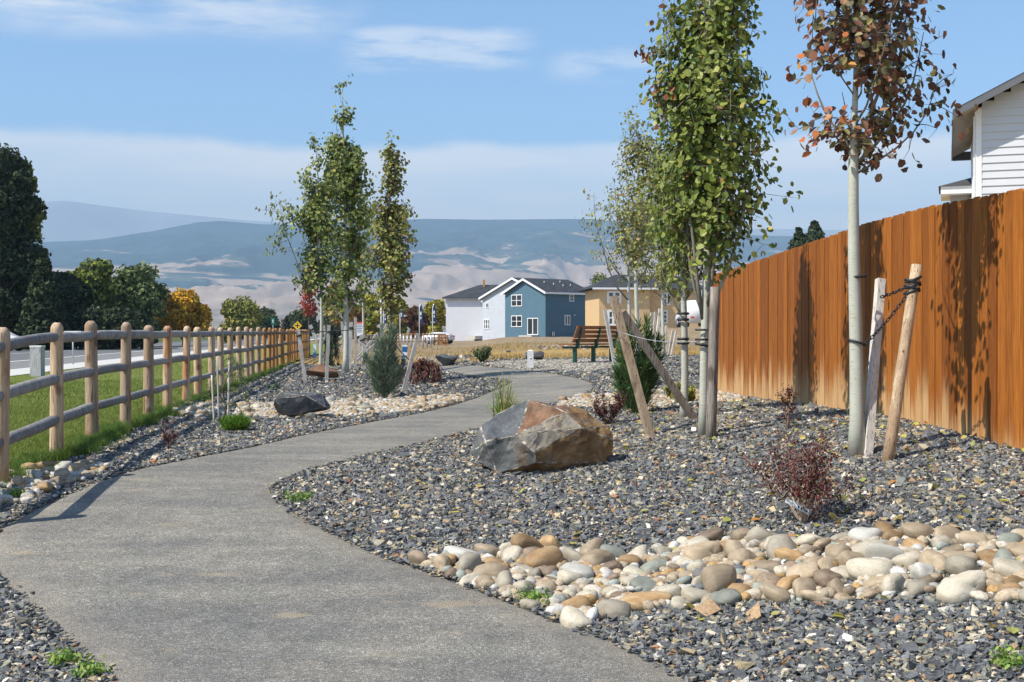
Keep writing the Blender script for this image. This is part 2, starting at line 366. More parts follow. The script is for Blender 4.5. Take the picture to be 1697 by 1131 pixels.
# path edges (pairs, photo pixels -> ground)
pairs = [((700, 1500), (1900, 1480)), ((330, 1270), (1400, 1250)), ((160, 1131), (1165, 1131)), ((70, 1040), (1020, 1062)), ((0, 976), (870, 1005)),
 ((-50, 940), (745, 958)), ((-60, 908), (640, 922)), ((-15, 878), (560, 885)), ((40, 850), (495, 850)), ((100, 822), (466, 818)), ((190, 788), (485, 797)),
 ((280, 768), (540, 777)), ((400, 745), (620, 757)), ((500, 722), (720, 733)), ((620, 699), (820, 707)), ((700, 684), (880, 688)), ((765, 667), (930, 668)),
 ((808, 651), (975, 653)), ((836, 639), (988, 641)), ((838, 632), (972, 631)), ((800, 627), (935, 623)), ((758, 621), (885, 616)), ((736, 617), (820, 610)), ((705, 615), (770, 607)), ((668, 614), (705, 606))]
def catmull(pts, n):
    pts = [pts[0]] + list(pts) + [pts[-1]]; out = []
    for i in range(1, len(pts) - 2):
        a, b_, c_, d = [np.array(p) for p in pts[i - 1:i + 3]]
        for k in range(n):
            t = k / n; out.append(.5 * ((2 * b_) + (-a + c_) * t + (2 * a - 5 * b_ + 4 * c_ - d) * t * t + (-a + 3 * b_ - 3 * c_ + d) * t ** 3))
    out.append(np.array(pts[-2])); return np.array(out)
L = catmull([tuple(gp(*a))[:2] for a, b_ in pairs], 10); R = catmull([tuple(gp(*b_))[:2] for a, b_ in pairs], 10)
for i in range(len(L)):     # slightly ragged edges
    d = R[i] - L[i]; d = d / np.linalg.norm(d)
    L[i] += d * (noise.noise(Vector((i * .7, 0, 3))) * .035); R[i] += d * (noise.noise(Vector((i * .7, 9, 3))) * .035)
nc = 14; P = np.zeros((len(L), nc + 1, 3)); C = np.zeros((len(L), nc + 1, 3))
for j in range(nc + 1):
    s = j / nc; xy = L * (1 - s) + R * s; P[:, j, :2] = xy; P[:, j, 2] = H(xy[:, 0], xy[:, 1]) + .022 + (-.03 if j in (0, nc) else 0)
    C[:, j, 0] = abs(s - .5) * 2
grid_sheet('path', P, M['path'], C.reshape(-1, 3), label='grey asphalt walking path winding between the rock beds', kind='structure')
path_poly = np.vstack([L, R[::-1]])
def inpoly(x, y, poly):
    x = np.asarray(x); y = np.asarray(y); r = np.zeros(x.shape, bool); px, py = poly[:, 0], poly[:, 1]; j = len(poly) - 1
    for i in range(len(poly)):
        c = ((py[i] > y) != (py[j] > y)); 
        if c.any():
            xi = (px[j] - px[i]) * (y - py[i]) / (py[j] - py[i] + 1e-12) + px[i]; r ^= c & (x < xi)
        j = i
    return r
# rock bed sheet
far_px = [(540, 606), (620, 603), (700, 603.5), (790, 600.5), (870, 596), (1010, 593), (1110, 589), (1180, 590)]
fx = [(xfence_l(43) + .2, 43)] + [tuple(gp(*p))[:2] for p in far_px]; fx = np.array(fx)
S_ = np.linspace(0, 1, 80); Tt = np.linspace(0, 1, 130) ** 1.4
fp = np.stack([np.interp(S_, np.linspace(0, 1, len(fx)), fx[:, k]) for k in (0, 1)], -1)
npnt = np.stack([xfence_l(1.0) + .2 + S_ * (xfence_r(1.0) - xfence_l(1.0) + .1), np.full(80, 1.0)], -1)
P = np.zeros((130, 80, 3))
for i, tt in enumerate(Tt): P[i, :, :2] = npnt * (1 - tt) + fp * tt
P[..., 2] = H(P[..., 0], P[..., 1])
grid_sheet('gravel_bed', P, M['gravel'], label='bed of dark crushed slate gravel', kind='structure')
bed_poly = np.array([tuple(npnt[0]), tuple(npnt[-1])] + [tuple(p) for p in fx[::-1]])
# pale gravel pad round the bench
padpx = [(800, 604), (850, 598.5), (960, 596.5), (1030, 597.5), (1060, 604), (1020, 611), (960, 616), (900, 617), (850, 612), (815, 607)]
pad = np.array([tuple(gp(*p))[:2] for p in padpx]); cen = pad.mean(0)
P = np.zeros((9, 61, 3)); ring = catmull([tuple(p) for p in pad] + [tuple(pad[0])], 6)
for i in range(9):
    w = ring * (i / 8) + cen * (1 - i / 8); P[i, :, :2] = w[:61]
P[..., 2] = H(P[..., 0], P[..., 1]) + .01
grid_sheet('gravel_pad', P, M['pea_gravel'], label='pale pea gravel pad under the bench', kind='structure')
# lawn
ys = np.concatenate([np.arange(-4, 26, .18), np.geomspace(26.2, 130, 80)])
def lawn_edge(y): return xfence_l(y) + .07 - .22 * (1 - smooth(y, 8.6, 10.8)) + .10 * np.sin(y * 1.7) + .09 * np.sin(y * 3.9 + 1) + .05 * np.sin(y * 9.1)
P = np.zeros((len(ys), 26, 3))
for i, y in enumerate(ys):
    x0 = -10.25 - .105 * y; x1 = lawn_edge(y) if y < 60 else xfence_l(y) + .3; x = np.linspace(x0, x1, 26); P[i, :, 0] = x; P[i, :, 1] = y; P[i, :, 2] = H(x, y) + .03
grid_sheet('lawn', P, M['lawn'], label='mown green lawn strip behind the log fence', kind='structure')
def strip(name, o0, o1, dz, mat, label, y0=-5, y1=420, sl=-.105):
    ys = np.concatenate([np.linspace(y0, 60, 60), np.geomspace(62, y1, 40)]); P = np.zeros((len(ys), 9, 3))
    for i, y in enumerate(ys):
        x = np.linspace(o0, o1, 9) + sl * y; P[i, :, 0] = x; P[i, :, 1] = y; P[i, :, 2] = H(x, y) + dz
    return grid_sheet(name, P, mat, label=label, kind='structure')
strip('sidewalk', -11.95, -10.2, .045, M['concrete'], 'pale concrete sidewalk beside the lawn')
strip('road', -26, -12.0, .0, M['road'], 'grey two lane road left of the lawn')
strip('road_shoulder', -15.3, -12.0, .006, M['shoulder'], 'lighter shoulder of the road')
strip('edge_line', -15.65, -15.4, .012, M['line_paint'], 'white painted edge line along the road')
strip('centre_line', -20.9, -20.75, .012, M['line_paint'], 'painted centre line of the road')

# mountains: height field in polar rows
def fbm(x, y, z, o=5):
    return noise.fractal(Vector((x, y, z)), .9, 2.1, o, noise_basis='PERLIN_ORIGINAL')
def mountains(name, crest, r0, r1, hbase, mat, label, na=640, nr=130, spur=1.0, seed=0.0, expo=1.75):
    cx = [c[0] for c in crest]; cy = [c[1] for c in crest]; V = np.zeros((nr, na, 3))
    ap = np.linspace(-700, 2500, na)
    for j, p in enumerate(ap):
        a = math.atan((p - CXP) / FPX); cc = math.cos(a)
        hc = (HOR - np.interp(p, cx, cy)) / FPX * r1
        for i in range(nr):
            t = i / (nr - 1) * 1.18; r = r0 + (r1 - r0) * t; x = r * math.tan(a); y = r
            n1 = fbm(x / 1500 + seed, y / 2600, seed); rg = 1 - abs(fbm(x / 980 + seed + .5 * n1, y / 1450, 5 + seed, 6)) * 2.0
            tt = min(t, 1.0); env = tt ** expo; amp = math.sin(math.pi * min(1, tt) ** 1.25) ** .9 * (.35 + .6 * tt)
            h = hbase + (hc - hbase) * env + spur * hc * amp * (.19 * (rg - .6) + .12 * n1 + .03 * fbm(x / 330, y / 430, 8 + seed, 5))
            if t > 1: h -= (t - 1) * hc * 1.6
            h += spur * 10 * fbm(x / 160, y / 260, 2, 4) * min(1, tt * 3) * (.3 if abs(t - 1) < .03 else 1)
            V[i, j] = (x, y, h)
    return grid_sheet(name, V, mat, label=label, kind='structure')
m, t, b = new_mat('mountain_slopes'); q = NT(t); P_ = q.coord('Position'); z = q.sepz(P_)
mp_ = q.n('ShaderNodeMapping'); mp_.inputs['Rotation'].default_value = (0, rad(24), rad(20)); mp_.inputs['Scale'].default_value = (1, 1, 4.6); q.l(q.n('ShaderNodeNewGeometry').outputs['Position'], mp_.inputs[0]); nn = q.noise(mp_.outputs[0], .0016, 7, .58, .7); n3 = q.noise(q.coord('Position', (1, .6, 1)), .006, 5, .7)
hgt = q.math('ADD', q.mr(z, 60, 700), q.math('ADD', q.math('MULTIPLY', q.math('SUBTRACT', nn, .5), 2.9), q.math('MULTIPLY', q.math('SUBTRACT', n3, .5), .25)))
tan_ = q.ramp(n3, [(.3, (.30, .21, .15)), (.5, (.40, .30, .22)), (.7, (.5, .39, .3))]); hazed_forest = q.ramp(n3, [(.3, (.015, .04, .05)), (.7, (.045, .085, .085))])  # bluish forest colour carries part of the valley haze
hh_ = q.math('ADD', hgt, q.mr(q.sepz(P_, 'X'), 300, -1300, 0, .36)); scrub = q.ramp(n3, [(.3, (.05, .075, .07)), (.7, (.11, .125, .10))]); c = q.mix(q.mr(hh_, .43, .50), tan_, scrub); c = q.mix(q.mr(hh_, .56, .70), c, hazed_forest)
low = q.ramp(q.noise(q.coord('Position', (1, .25, 1)), .004, 5, .65), [(.35, (.1, .1, .07)), (.5, (.3, .24, .18)), (.65, (.46, .38, .3))]); c = q.mix(q.mr(z, 110, 55), c, low)
q.l(c, b.inputs['Base Color']); b.inputs['Roughness'].default_value = 1; b.inputs['Specular IOR Level'].default_value = 0; M['mountain'] = m
crest = [(-1100, 420), (-200, 415), (75, 400), (150, 398), (250, 384), (330, 368), (370, 366), (430, 371), (500, 373), (600, 366), (700, 362), (850, 363), (980, 362), (1040, 368), (1100, 380), (1200, 388), (1300, 391), (1400, 393), (1500, 400), (1700, 405), (2900, 420)]
mountains('mountains', crest, 2100, 8000, 6, M['mountain'], 'long ridge of forested mountains with tan grass slopes')
M['far_ridge'] = plain('far_ridge_painted_haze', (.30, .32, .34), 1, .2, .002, kind='Position', spec=0, bump=0)  # pale slope colour stands in for the haze of greater distance
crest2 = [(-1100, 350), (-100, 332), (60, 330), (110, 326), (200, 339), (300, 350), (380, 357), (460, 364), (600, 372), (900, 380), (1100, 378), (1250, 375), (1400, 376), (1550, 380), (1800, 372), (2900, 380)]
mountains('distant_ridge', crest2, 9600, 10800, 300, M['far_ridge'], 'far ridge painted pale like haze behind the mountains', na=160, nr=24, spur=.25, seed=4)
# haze
hz = MB().box((-14500, -60, -3), (14500, 12600, 1290)).build('haze', [], kind='stuff', label='thin blue haze over the valley')
m = bpy.data.materials.new('haze_air'); m.use_nodes = True; t = m.node_tree; t.nodes.clear()
o_ = t.nodes.new('ShaderNodeOutputMaterial'); v = t.nodes.new('ShaderNodeVolumePrincipled'); v.inputs['Color'].default_value = (.52, .74, .97, 1)
v.inputs['Density'].default_value = 1.35e-4; v.inputs['Anisotropy'].default_value = -0.05; t.links.new(v.outputs[0], o_.inputs['Volume']); hz.data.materials.clear(); hz.data.materials.append(m)

# ================================================================ LOOSE STONES (stuff)
def stone_templates(n, seed, flat=.42):
    r = np.random.default_rng(seed); T = []
    base = np.array([(-1, -1, -1), (1, -1, -1), (1, 1, -1), (-1, 1, -1), (-1, -1, 1), (1, -1, 1), (1, 1, 1), (-1, 1, 1)], float)
    for _ in range(n):
        v = base * (1, .72, flat); v *= r.uniform(.45, 1.15, (8, 1)); v += r.uniform(-.22, .22, (8, 3)) * (1, 1, .6); T.append(v)
    return np.array(T)
FQ = np.array([(0, 3, 2, 1), (4, 5, 6, 7), (0, 1, 5, 4), (1, 2, 6, 5), (2, 3, 7, 6), (3, 0, 4, 7)])
def rotmats(yaw, tilt, taz):
    cy, sy = np.cos(yaw), np.sin(yaw); z = np.zeros_like(cy); o = z + 1
    Rz = np.stack([np.stack([cy, -sy, z], -1), np.stack([sy, cy, z], -1), np.stack([z, z, o], -1)], -2)
    ax = np.stack([np.cos(taz), np.sin(taz), z], -1); c, s = np.cos(tilt), np.sin(tilt); C1 = 1 - c; x, y = ax[:, 0], ax[:, 1]
    Rt = np.stack([np.stack([c + x * x * C1, x * y * C1, y * s], -1), np.stack([x * y * C1, c + y * y * C1, -x * s], -1), np.stack([-y * s, x * s, c], -1)], -2)
    return Rt @ Rz
def scatter_stones(name, pts, size, cols, label, seed, tilt=.6):
    n = len(pts); r = np.random.default_rng(seed); T = stone_templates(24, seed); ti = r.integers(0, 24, n)
    Rm = rotmats(r.uniform(0, 6.28, n), np.abs(r.normal(0, tilt, n)), r.uniform(0, 6.28, n))
    V = np.einsum('nij,nkj->nki', Rm, T[ti] * size[:, None, None]) + pts[:, None, :]
    F = (np.arange(n)[:, None, None] * 8 + FQ[None]).reshape(-1, 4)
    return mobj(name, npmesh(name, V.reshape(-1, 3), F, M['stone_chip'], np.repeat(cols, 8, 0)), label=label, kind='stuff')
def stone_cols(n, r):
    pal = np.array([(.066, .068, .070), (.09, .093, .096), (.118, .122, .125), (.152, .154, .152), (.15, .155, .13), (.25, .225, .165), (.34, .27, .16), (.44, .38, .28), (.26, .14, .075), (.3, .2, .11), (.5, .47, .4)])
    w = np.array([.17, .2, .17, .12, .1, .09, .06, .045, .012, .025, .02]); i = r.choice(len(pal), n, p=w / w.sum())
    return pal[i] * r.uniform(.8, 1.2, (n, 1)) * 1.12
r = np.random.default_rng(11); pts = []; sz = []
for (y0, y1, dens, s0) in ((3.6, 6.5, 3300, .0128), (6.5, 9, 2900, .0132), (9, 13, 2100, .0148), (13, 18, 1000, .018), (18, 26, 420, .021), (26, 42, 90, .026)):
    x0, x1 = -.47 * y1 - .3, min(.47 * y1 + .3, 4.0 + max(0, y1 - 19) * .2); n = int((x1 - x0) * (y1 - y0) * dens); x = r.uniform(x0, x1, n); y = r.uniform(y0, y1, n)
    ok = inpoly(x, y, bed_poly) & ~inpoly(x, y, path_poly) & (x > lawn_edge(y) - .02) & ((x < xfence_r(y) - .02) | (y > 19.3)) & (np.abs(x) < .46 * y + .4) & ~inpoly(x, y, ring)
    x, y = x[ok], y[ok]; s = s0 * np.exp(r.normal(0, .33, len(x))); pts.append(np.stack([x, y, H(x, y) + s * .25 + r.uniform(0, .012, len(x))], -1)); sz.append(s)
pts = np.vstack(pts); sz = np.concatenate(sz); print('stones', len(pts))
scatter_stones('gravel', pts, sz, stone_cols(len(pts), r), 'loose dark slate chips with tan and rust ones among them', 5)
# ragged chips spilled on the path edges
x = []; y = []
for E, sgn in ((L, 1), (R, -1)):
    for i in range(12, len(E) - 20):
        for _ in range(7):
            k = abs(r.normal(0, .045)); d = (R[i] - L[i]); d /= np.linalg.norm(d); p = E[i] + (E[i + 1] - E[i]) * r.random() + d * sgn * k
            x.append(p[0]); y.append(p[1])
x = np.array(x); y = np.array(y); s = .012 * np.exp(r.normal(0, .3, len(x)))
scatter_stones('spilled_gravel', np.stack([x, y, H(x, y) + .018 + s * .25], -1), s, stone_cols(len(x), r), 'small slate chips spilled along the path edges', 6, tilt=.2)
# bench pad pebbles
x = r.uniform(pad[:, 0].min(), pad[:, 0].max(), 9000); y = r.uniform(pad[:, 1].min(), pad[:, 1].max(), 9000); ok = inpoly(x, y, ring) & ~inpoly(x, y, path_poly); x, y = x[ok], y[ok]
s = .022 * np.exp(r.normal(0, .3, len(x))); cc = np.array([(.3, .27, .22), (.42, .38, .31), (.22, .2, .17), (.5, .46, .4)])[r.integers(0, 4, len(x))]
scatter_stones('pea_pebbles', np.stack([x, y, H(x, y) + .015], -1), s, cc, 'loose pale pebbles of the bench pad', 8, tilt=.2)
# fallen leaves
n = 420; x = r.uniform(-3, 3.7, n * 6); y = r.uniform(5, 16, n * 6); ok = ~inpoly(x, y, path_poly) & (x > lawn_edge(y) + .1) & (x < xfence_r(y)) & (r.random(n * 6) < smooth(x, -1.5, 3) * .5)
x, y = x[ok][:n], y[ok][:n]; n = len(x); s = r.uniform(.02, .036, n)
T = np.array([(-1, 0, 0), (-.4, -.75, .25), (.5, -.6, .2), (1, 0, 0), (.5, .6, .2), (-.4, .75, .25)])
Rm = rotmats(r.uniform(0, 6.28, n), np.abs(r.normal(0, .5, n)), r.uniform(0, 6.28, n)); V = np.einsum('nij,kj->nki', Rm, T) * s[:, None, None] + np.stack([x, y, H(x, y) + .03], -1)[:, None]
F = (np.arange(n)[:, None, None] * 6 + np.array([(0, 1, 2, 3), (0, 3, 4, 5)])[None]).reshape(-1, 4)
cc = np.array([(.5, .45, .08), (.42, .4, .12), (.45, .2, .05), (.55, .42, .12), (.35, .36, .1)])[r.integers(0, 5, n)]
mobj('fallen_leaves', npmesh('fallen_leaves', V.reshape(-1, 3), F, M['leaf'], np.repeat(cc, 6, 0)), label='yellow and orange leaves fallen on the slate gravel', kind='stuff')
# grass blades
def blades(name, x, y, hgt, wid, cols, label, lean=.35, seed=1, dz=0.0, mat='grass'):
    r = np.random.default_rng(seed); n = len(x); z = H(x, y) + dz; a = r.uniform(0, 6.28, n); wv = np.stack([np.cos(a), np.sin(a), 0 * a], -1) * wid[:, None]
    la = r.uniform(0, 6.28, n); ln = np.abs(r.normal(0, lean, n)) * hgt; b0 = np.stack([x, y, z], -1); ld = np.stack([np.cos(la) * ln, np.sin(la) * ln, 0 * a], -1); up = np.stack([0 * a, 0 * a, hgt], -1)
    V = np.stack([b0 - wv, b0 + wv, b0 + wv * .6 + ld * .35 + up * .6, b0 - wv * .6 + ld * .35 + up * .6, b0 + ld + up], 1)
    i = np.arange(n)[:, None] * 5
    return mobj(name, npmesh(name, V.reshape(-1, 3), [i + np.array([[0, 1, 2, 3]]), i + np.array([[3, 2, 4]])], M[mat], np.repeat(cols, 5, 0)), label=label, kind='stuff')
X = []; Yv = []
for y0, y1, dens in ((8, 13, 2600), (13, 18, 1500), (18, 28, 600), (28, 50, 130)):
    wd = 7 + .1 * y1; n = int(wd * (y1 - y0) * dens); yy = r.uniform(y0, y1, n); xx = lawn_edge(yy) - r.uniform(0, 1, n) ** 1.1 * wd
    ok = (xx > -.47 * yy) & (xx > -10.2 - .105 * yy); X.append(xx[ok]); Yv.append(yy[ok])
x = np.concatenate(X); y = np.concatenate(Yv); n = len(x); print('blades', n)
g = np.array([(.11, .17, .028), (.17, .235, .04), (.23, .28, .06), (.31, .33, .09), (.08, .13, .025)])[r.integers(0, 5, n)] * r.uniform(.8, 1.15, (n, 1))
k = 1 + (y > 18) * .6; blades('lawn_grass', x, y, r.uniform(.025, .06, n), .0022 * k * r.uniform(.8, 1.5, n), g, 'short green grass blades of the lawn', lean=.8, dz=.025)
n = 26000; y = r.uniform(8, 44, n) ** 1.0; y = 8 + (y - 8) * r.uniform(.1, 1, n); x = lawn_edge(y) + np.abs(r.normal(0, .07, n)) * np.sign(r.random(n) - .4)
g = np.array([(.07, .13, .025), (.12, .2, .035), (.17, .25, .05), (.09, .155, .03)])[r.integers(0, 4, n)]
blades('fringe_grass', x, y, r.uniform(.05, .13, n), r.uniform(.002, .004, n), g, 'taller ragged grass fringe where lawn meets gravel', lean=.7, seed=3, dz=.0)
# dry grass tufts of the field
n = 60000; y = 27 + 60 * r.uniform(0, 1, n) ** 1.6; x = r.uniform(-.25, .3, n) * y; keep = ~inpoly(x, y, bed_poly) & ~inpoly(x, y, path_poly) & (x > xfence_l(y) + .6)
keep &= (np.array([noise.noise(Vector((a * .35, b_ * .14, 0))) for a, b_ in zip(x, y)]) > -.12)
x, y = x[keep], y[keep]; n = len(x); g = np.array([(.5, .36, .14), (.42, .28, .1), (.58, .44, .2), (.36, .24, .1)])[r.integers(0, 4, n)]
blades('dry_grass', x, y, r.uniform(.05, .22, n), r.uniform(.006, .013, n), g, 'dry golden grass beyond the path', lean=.5, seed=4, dz=-.05)
# ================================================================ ROCKS
def rock_mesh(name, npts, dims, seed, mats, sub=2, rough=.02, flatbottom=True, pts=None, facecol=None):
    rr = random.Random(seed); bm = bmesh.new()
    if pts is None:
        pts = []
        for i in range(npts):
            v = Vector((rr.gauss(0, 1), rr.gauss(0, 1), rr.gauss(0, 1))).normalized() * rr.uniform(.8, 1)
            pts.append(Vector((v.x * dims[0] / 2, v.y * dims[1] / 2, v.z * dims[2] / 2 + dims[2] * .42)))
    for p in pts: bm.verts.new(p)
    res = bmesh.ops.convex_hull(bm, input=bm.verts)
    dead = [g for g in res['geom_interior'] + res['geom_unused'] if isinstance(g, bmesh.types.BMVert)]
    bmesh.ops.delete(bm, geom=list(set(dead)), context='VERTS')
    bmesh.ops.dissolve_limit(bm, angle_limit=rad(12), verts=bm.verts, edges=bm.edges)
    for f in bm.faces: f.material_index = 0
    if facecol:
        for f in bm.faces: f.material_index = facecol(f)
    bmesh.ops.bevel(bm, geom=list(bm.edges), offset=max(dims) * .006, segments=1, affect='EDGES', profile=.6, material=len(mats) - 1, clamp_overlap=True)
    bmesh.ops.triangulate(bm, faces=bm.faces)
    for _ in range(sub + 1):
        long = [e for e in bm.edges if e.calc_length() > max(dims) * .055]
        if long: bmesh.ops.subdivide_edges(bm, edges=long, cuts=1)
        bmesh.ops.triangulate(bm, faces=[f for f in bm.faces if len(f.verts) > 3])
    bm.normal_update()
    for v in bm.verts:
        p = v.co / max(dims); d = noise.fractal(p * 5 + Vector((seed, 0, 0)), 1, 2, 4) * rough + noise.noise(p * 22 + Vector((seed, 5, 0))) * rough * .25
        v.co += v.normal * d * max(dims)
    me = bpy.data.meshes.new(name); bm.to_mesh(me); bm.free()
    for m_ in mats: me.materials.append(m_)
    return me
def rock_mat(name, c0, c1, c2, vein=(.5, .47, .42), vv=.5, sc=7, overlay=True):
    m, t, b = new_mat(name); q = NT(t); O = q.coord('Object'); n = q.noise(O, sc, 8, .68, .4)
    c = q.ramp(n, [(.3, c0), (.5, c1), (.68, c2)])
    v = q.noise(q.coord('Object', (1, 1, 1.5)), sc * 2.2, 5, .6, 1.6); line = q.math('ABSOLUTE', q.math('SUBTRACT', v, .5)); pat = q.mr(q.noise(O, sc * .9, 3), .5, .62)
    c = q.mix(q.math('MULTIPLY', q.math('MULTIPLY', q.mr(line, .014, .004), pat), vv), c, vein)
    if overlay: c = q.mix(q.mr(q.noise(O, 2.4, 5, .65, .8), .46, .6, 0, .5), c, q.ramp(n, [(.35, (.10, .06, .03)), (.65, (.26, .165, .075))])); c = q.mix(q.mr(q.noise(q.coord('Object', (1.3, 1.3, 2.0)), 3.1, 5, .65, .6), .54, .64, 0, .5), c, q.ramp(n, [(.35, (.06, .064, .064)), (.65, (.14, .14, .132))]))
    fl = q.noise(q.coord('Object', (1, 1, 2.2)), sc * 5, 3, .6); c = q.mix(q.mr(fl, .67, .72, 0, vv), c, vein)
    q.l(c, b.inputs['Base Color']); b.inputs['Roughness'].default_value = .62; b.inputs['Specular IOR Level'].default_value = .35
    q.bump(q.math('ADD', n, q.math('MULTIPLY', q.noise(O, sc * 9, 4, .7), .35)), .6, .02, b); return m
M['rk_grey'] = rock_mat('basalt_grey', (.06, .066, .066), (.095, .10, .098), (.15, .155, .15), vv=.4)
M['rk_dark'] = rock_mat('basalt_dark', (.04, .045, .05), (.07, .075, .08), (.11, .115, .12), vv=.45, overlay=False)
M['rk_rust'] = rock_mat('basalt_rust', (.09, .05, .03), (.17, .085, .045), (.26, .15, .085), vv=.35)
M['rk_brown'] = rock_mat('basalt_brown', (.10, .06, .03), (.19, .11, .045), (.32, .2, .085), vein=(.55, .45, .3), vv=.75)
M['rk_tan'] = rock_mat('basalt_tan', (.13, .12, .10), (.25, .22, .17), (.32, .24, .12), vv=.4)
m, t, b = new_mat('chipped_edge'); q = NT(t); O = q.coord('Object'); c = q.ramp(q.noise(O, 16, 5, .7), [(.42, (.09, .08, .065)), (.5, (.2, .17, .13)), (.58, (.42, .39, .33))]); q.l(c, b.inputs['Base Color']); b.inputs['Roughness'].default_value = .8; M['rk_chip'] = m
mm = .00104
raw = [(-585, 20, 190), (-490, 90, 400), (-350, 140, 515), (-90, 170, 630), (230, 200, 598), (430, 170, 505), (555, 100, 410), (592, 60, 290), (580, 60, 160), (500, 0, 90), (170, -100, 22),
       (-50, -300, 120), (-370, -190, 2), (-540, -60, 110), (-455, -165, 300), (-212, -255, 362), (-60, -300, 218), (-150, -95, 468), (330, -120, 420), (215, -10, 555),
       (-350, 450, 330), (0, 560, 430), (380, 480, 330), (-380, 420, -20), (380, 420, -20), (0, 500, -40), (-300, -60, -30), (300, 20, -20)]
bp = gp(892, 790)
def fcol(f):
    c = f.calc_center_median() / mm; n = f.normal
    lab = [(-350, -180, 190, 0), (-500, -60, 200, 0), (-330, -60, 440, 1), (-60, 60, 560, 2), (120, 60, 590, 2), (60, -150, 460, 4), (-20, -220, 370, 4), (200, -170, 220, 3), (420, -40, 280, 3), (400, 60, 450, 3)]
    return min(lab, key=lambda l: (c.x - l[0]) ** 2 + (c.y - l[1]) ** 2 * .5 + (c.z - l[2]) ** 2)[3]
me = rock_mesh('boulder', 0, (1.18, .9, .63), 3, [M['rk_grey'], M['rk_dark'], M['rk_rust'], M['rk_brown'], M['rk_tan'], M['rk_chip']], sub=3, rough=.026, pts=[Vector((p[0], p[1], p[2] * .9)) * mm for p in raw], facecol=fcol)
mobj('boulder', me, loc=(at(897, 790, bp.y + .25).x, bp.y + .30, bp.z - .0), label='largest boulder, dark grey in front and rusty brown on its right half, beside the path', cat='boulder', group='boulders set in the gravel beds')
def boulder(px0, px1, ytop, ybot, seed, mats, label, depth=.8, n=16, rz=0):
    b_ = gp((px0 + px1) / 2, ybot); w = (px1 - px0) / FPX * b_.y; h = (ybot - ytop) / FPX * b_.y; me = rock_mesh('boulder', n, (w * 1.08, w * depth, h * 1.05), seed, mats, sub=1, rough=.02)
    zmax = max(v.co.z for v in me.vertices); xmin = min(v.co.x for v in me.vertices); xmax = max(v.co.x for v in me.vertices)
    for v in me.vertices: v.co.x = (v.co.x - (xmin + xmax) / 2) * w / (xmax - xmin); v.co.z *= h * .98 / zmax
    y = b_.y + w * depth * .3; mobj('boulder', me, loc=((((px0 + px1) / 2) - CXP) / FPX * y, y, h1(b_.x, y) - .01), label=label, cat='boulder', group='boulders set in the gravel beds')
boulder(453, 547, 648, 697, 12, [M['rk_dark'], M['rk_chip']], 'dark grey veined boulder in front of the cobble strip left of the path', n=18)
boulder(503, 562, 603, 632, 5, [M['rk_rust'], M['rk_rust']], 'brown boulder behind the leaning stakes of the left tree group', n=14)
boulder(721, 759, 586, 608, 9, [M['rk_dark'], M['rk_grey']], 'flat dark boulder where the path meets the dry grass', n=12)
boulder(869, 902, 581, 598, 14, [M['rk_dark'], M['rk_rust']], 'small blocky dark rock behind the white marker post', n=14)
boulder(1068, 1100, 622, 642, 17, [M['rk_dark'], M['rk_grey']], 'dark rock half hidden behind the green upright juniper', n=14)
# ---- river cobbles
def cobble_mesh(seed, rough=.11):
    bm = bmesh.new(); bmesh.ops.create_icosphere(bm, subdivisions=3, radius=1); rr = random.Random(seed); o = Vector((seed * 3.1, seed * 1.7, 0))
    ex = rr.uniform(.75, .98); fl3 = Vector((rr.gauss(0, 1), rr.gauss(0, 1), rr.gauss(0, 1))).normalized() * 2; fl1 = Vector((rr.gauss(0, 1), rr.gauss(0, 1), rr.gauss(0, 1))).normalized() * 2; fl2 = Vector((rr.gauss(0, 1), rr.gauss(0, 1), rr.gauss(0, 1))).normalized() * 2
    for v in bm.verts:
        p = v.co.copy(); d = 1 + .16 * noise.noise(p * .9 + o) + rough * noise.noise(p * 2.0 + o) + .035 * noise.noise(p * 5 + o) - .2 * max(0, p.dot(fl1) - .9) - .26 * max(0, p.dot(fl2) - .8) - .22 * max(0, p.dot(fl3) - .8)
        q_ = Vector([math.copysign(abs(k) ** ex, k) for k in p]); v.co = q_ * d
    for f in bm.faces: f.smooth = True
    me = bpy.data.meshes.new('cobble'); bm.to_mesh(me); bm.free(); return me
def cobble_mat(name, a, b_, c_, spk=.3):
    m, t, b = new_mat(name); q = NT(t); O = q.coord('Object'); oi = q.n('ShaderNodeObjectInfo').outputs['Random']
    ad = q.n('ShaderNodeVectorMath', operation='ADD'); q.l(O, ad.inputs[0]); cb = q.n('ShaderNodeCombineXYZ'); q.l(q.math('MULTIPLY', oi, 40), cb.inputs[0]); q.l(cb.outputs[0], ad.inputs[1])
    n = q.noise(ad.outputs[0], 1.3, 6, .62, .6); c = q.ramp(n, [(.3, a), (.5, b_), (.7, c_)])
    c = q.mix(1.0, c, q.ramp(oi, [(0, (.46, .44, .41)), (.5, (.72, .69, .64)), (1, (.95, .92, .86))]), 'MULTIPLY'); f = q.noise(ad.outputs[0], 11, 4, .7)
    c = q.mix(q.mr(f, .58, .68, 0, spk), c, tuple(x * .55 for x in a)); v = q.math('ABSOLUTE', q.math('SUBTRACT', q.noise(ad.outputs[0], 1.1, 3, .5, 1.5), .5))
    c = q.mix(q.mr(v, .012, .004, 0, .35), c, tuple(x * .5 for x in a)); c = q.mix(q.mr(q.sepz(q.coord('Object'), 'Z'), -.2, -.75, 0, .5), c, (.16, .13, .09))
    q.l(c, b.inputs['Base Color']); b.inputs['Roughness'].default_value = .62; q.bump(q.math('ADD', n, q.math('MULTIPLY', f, .5)), .35, .02, b); return m
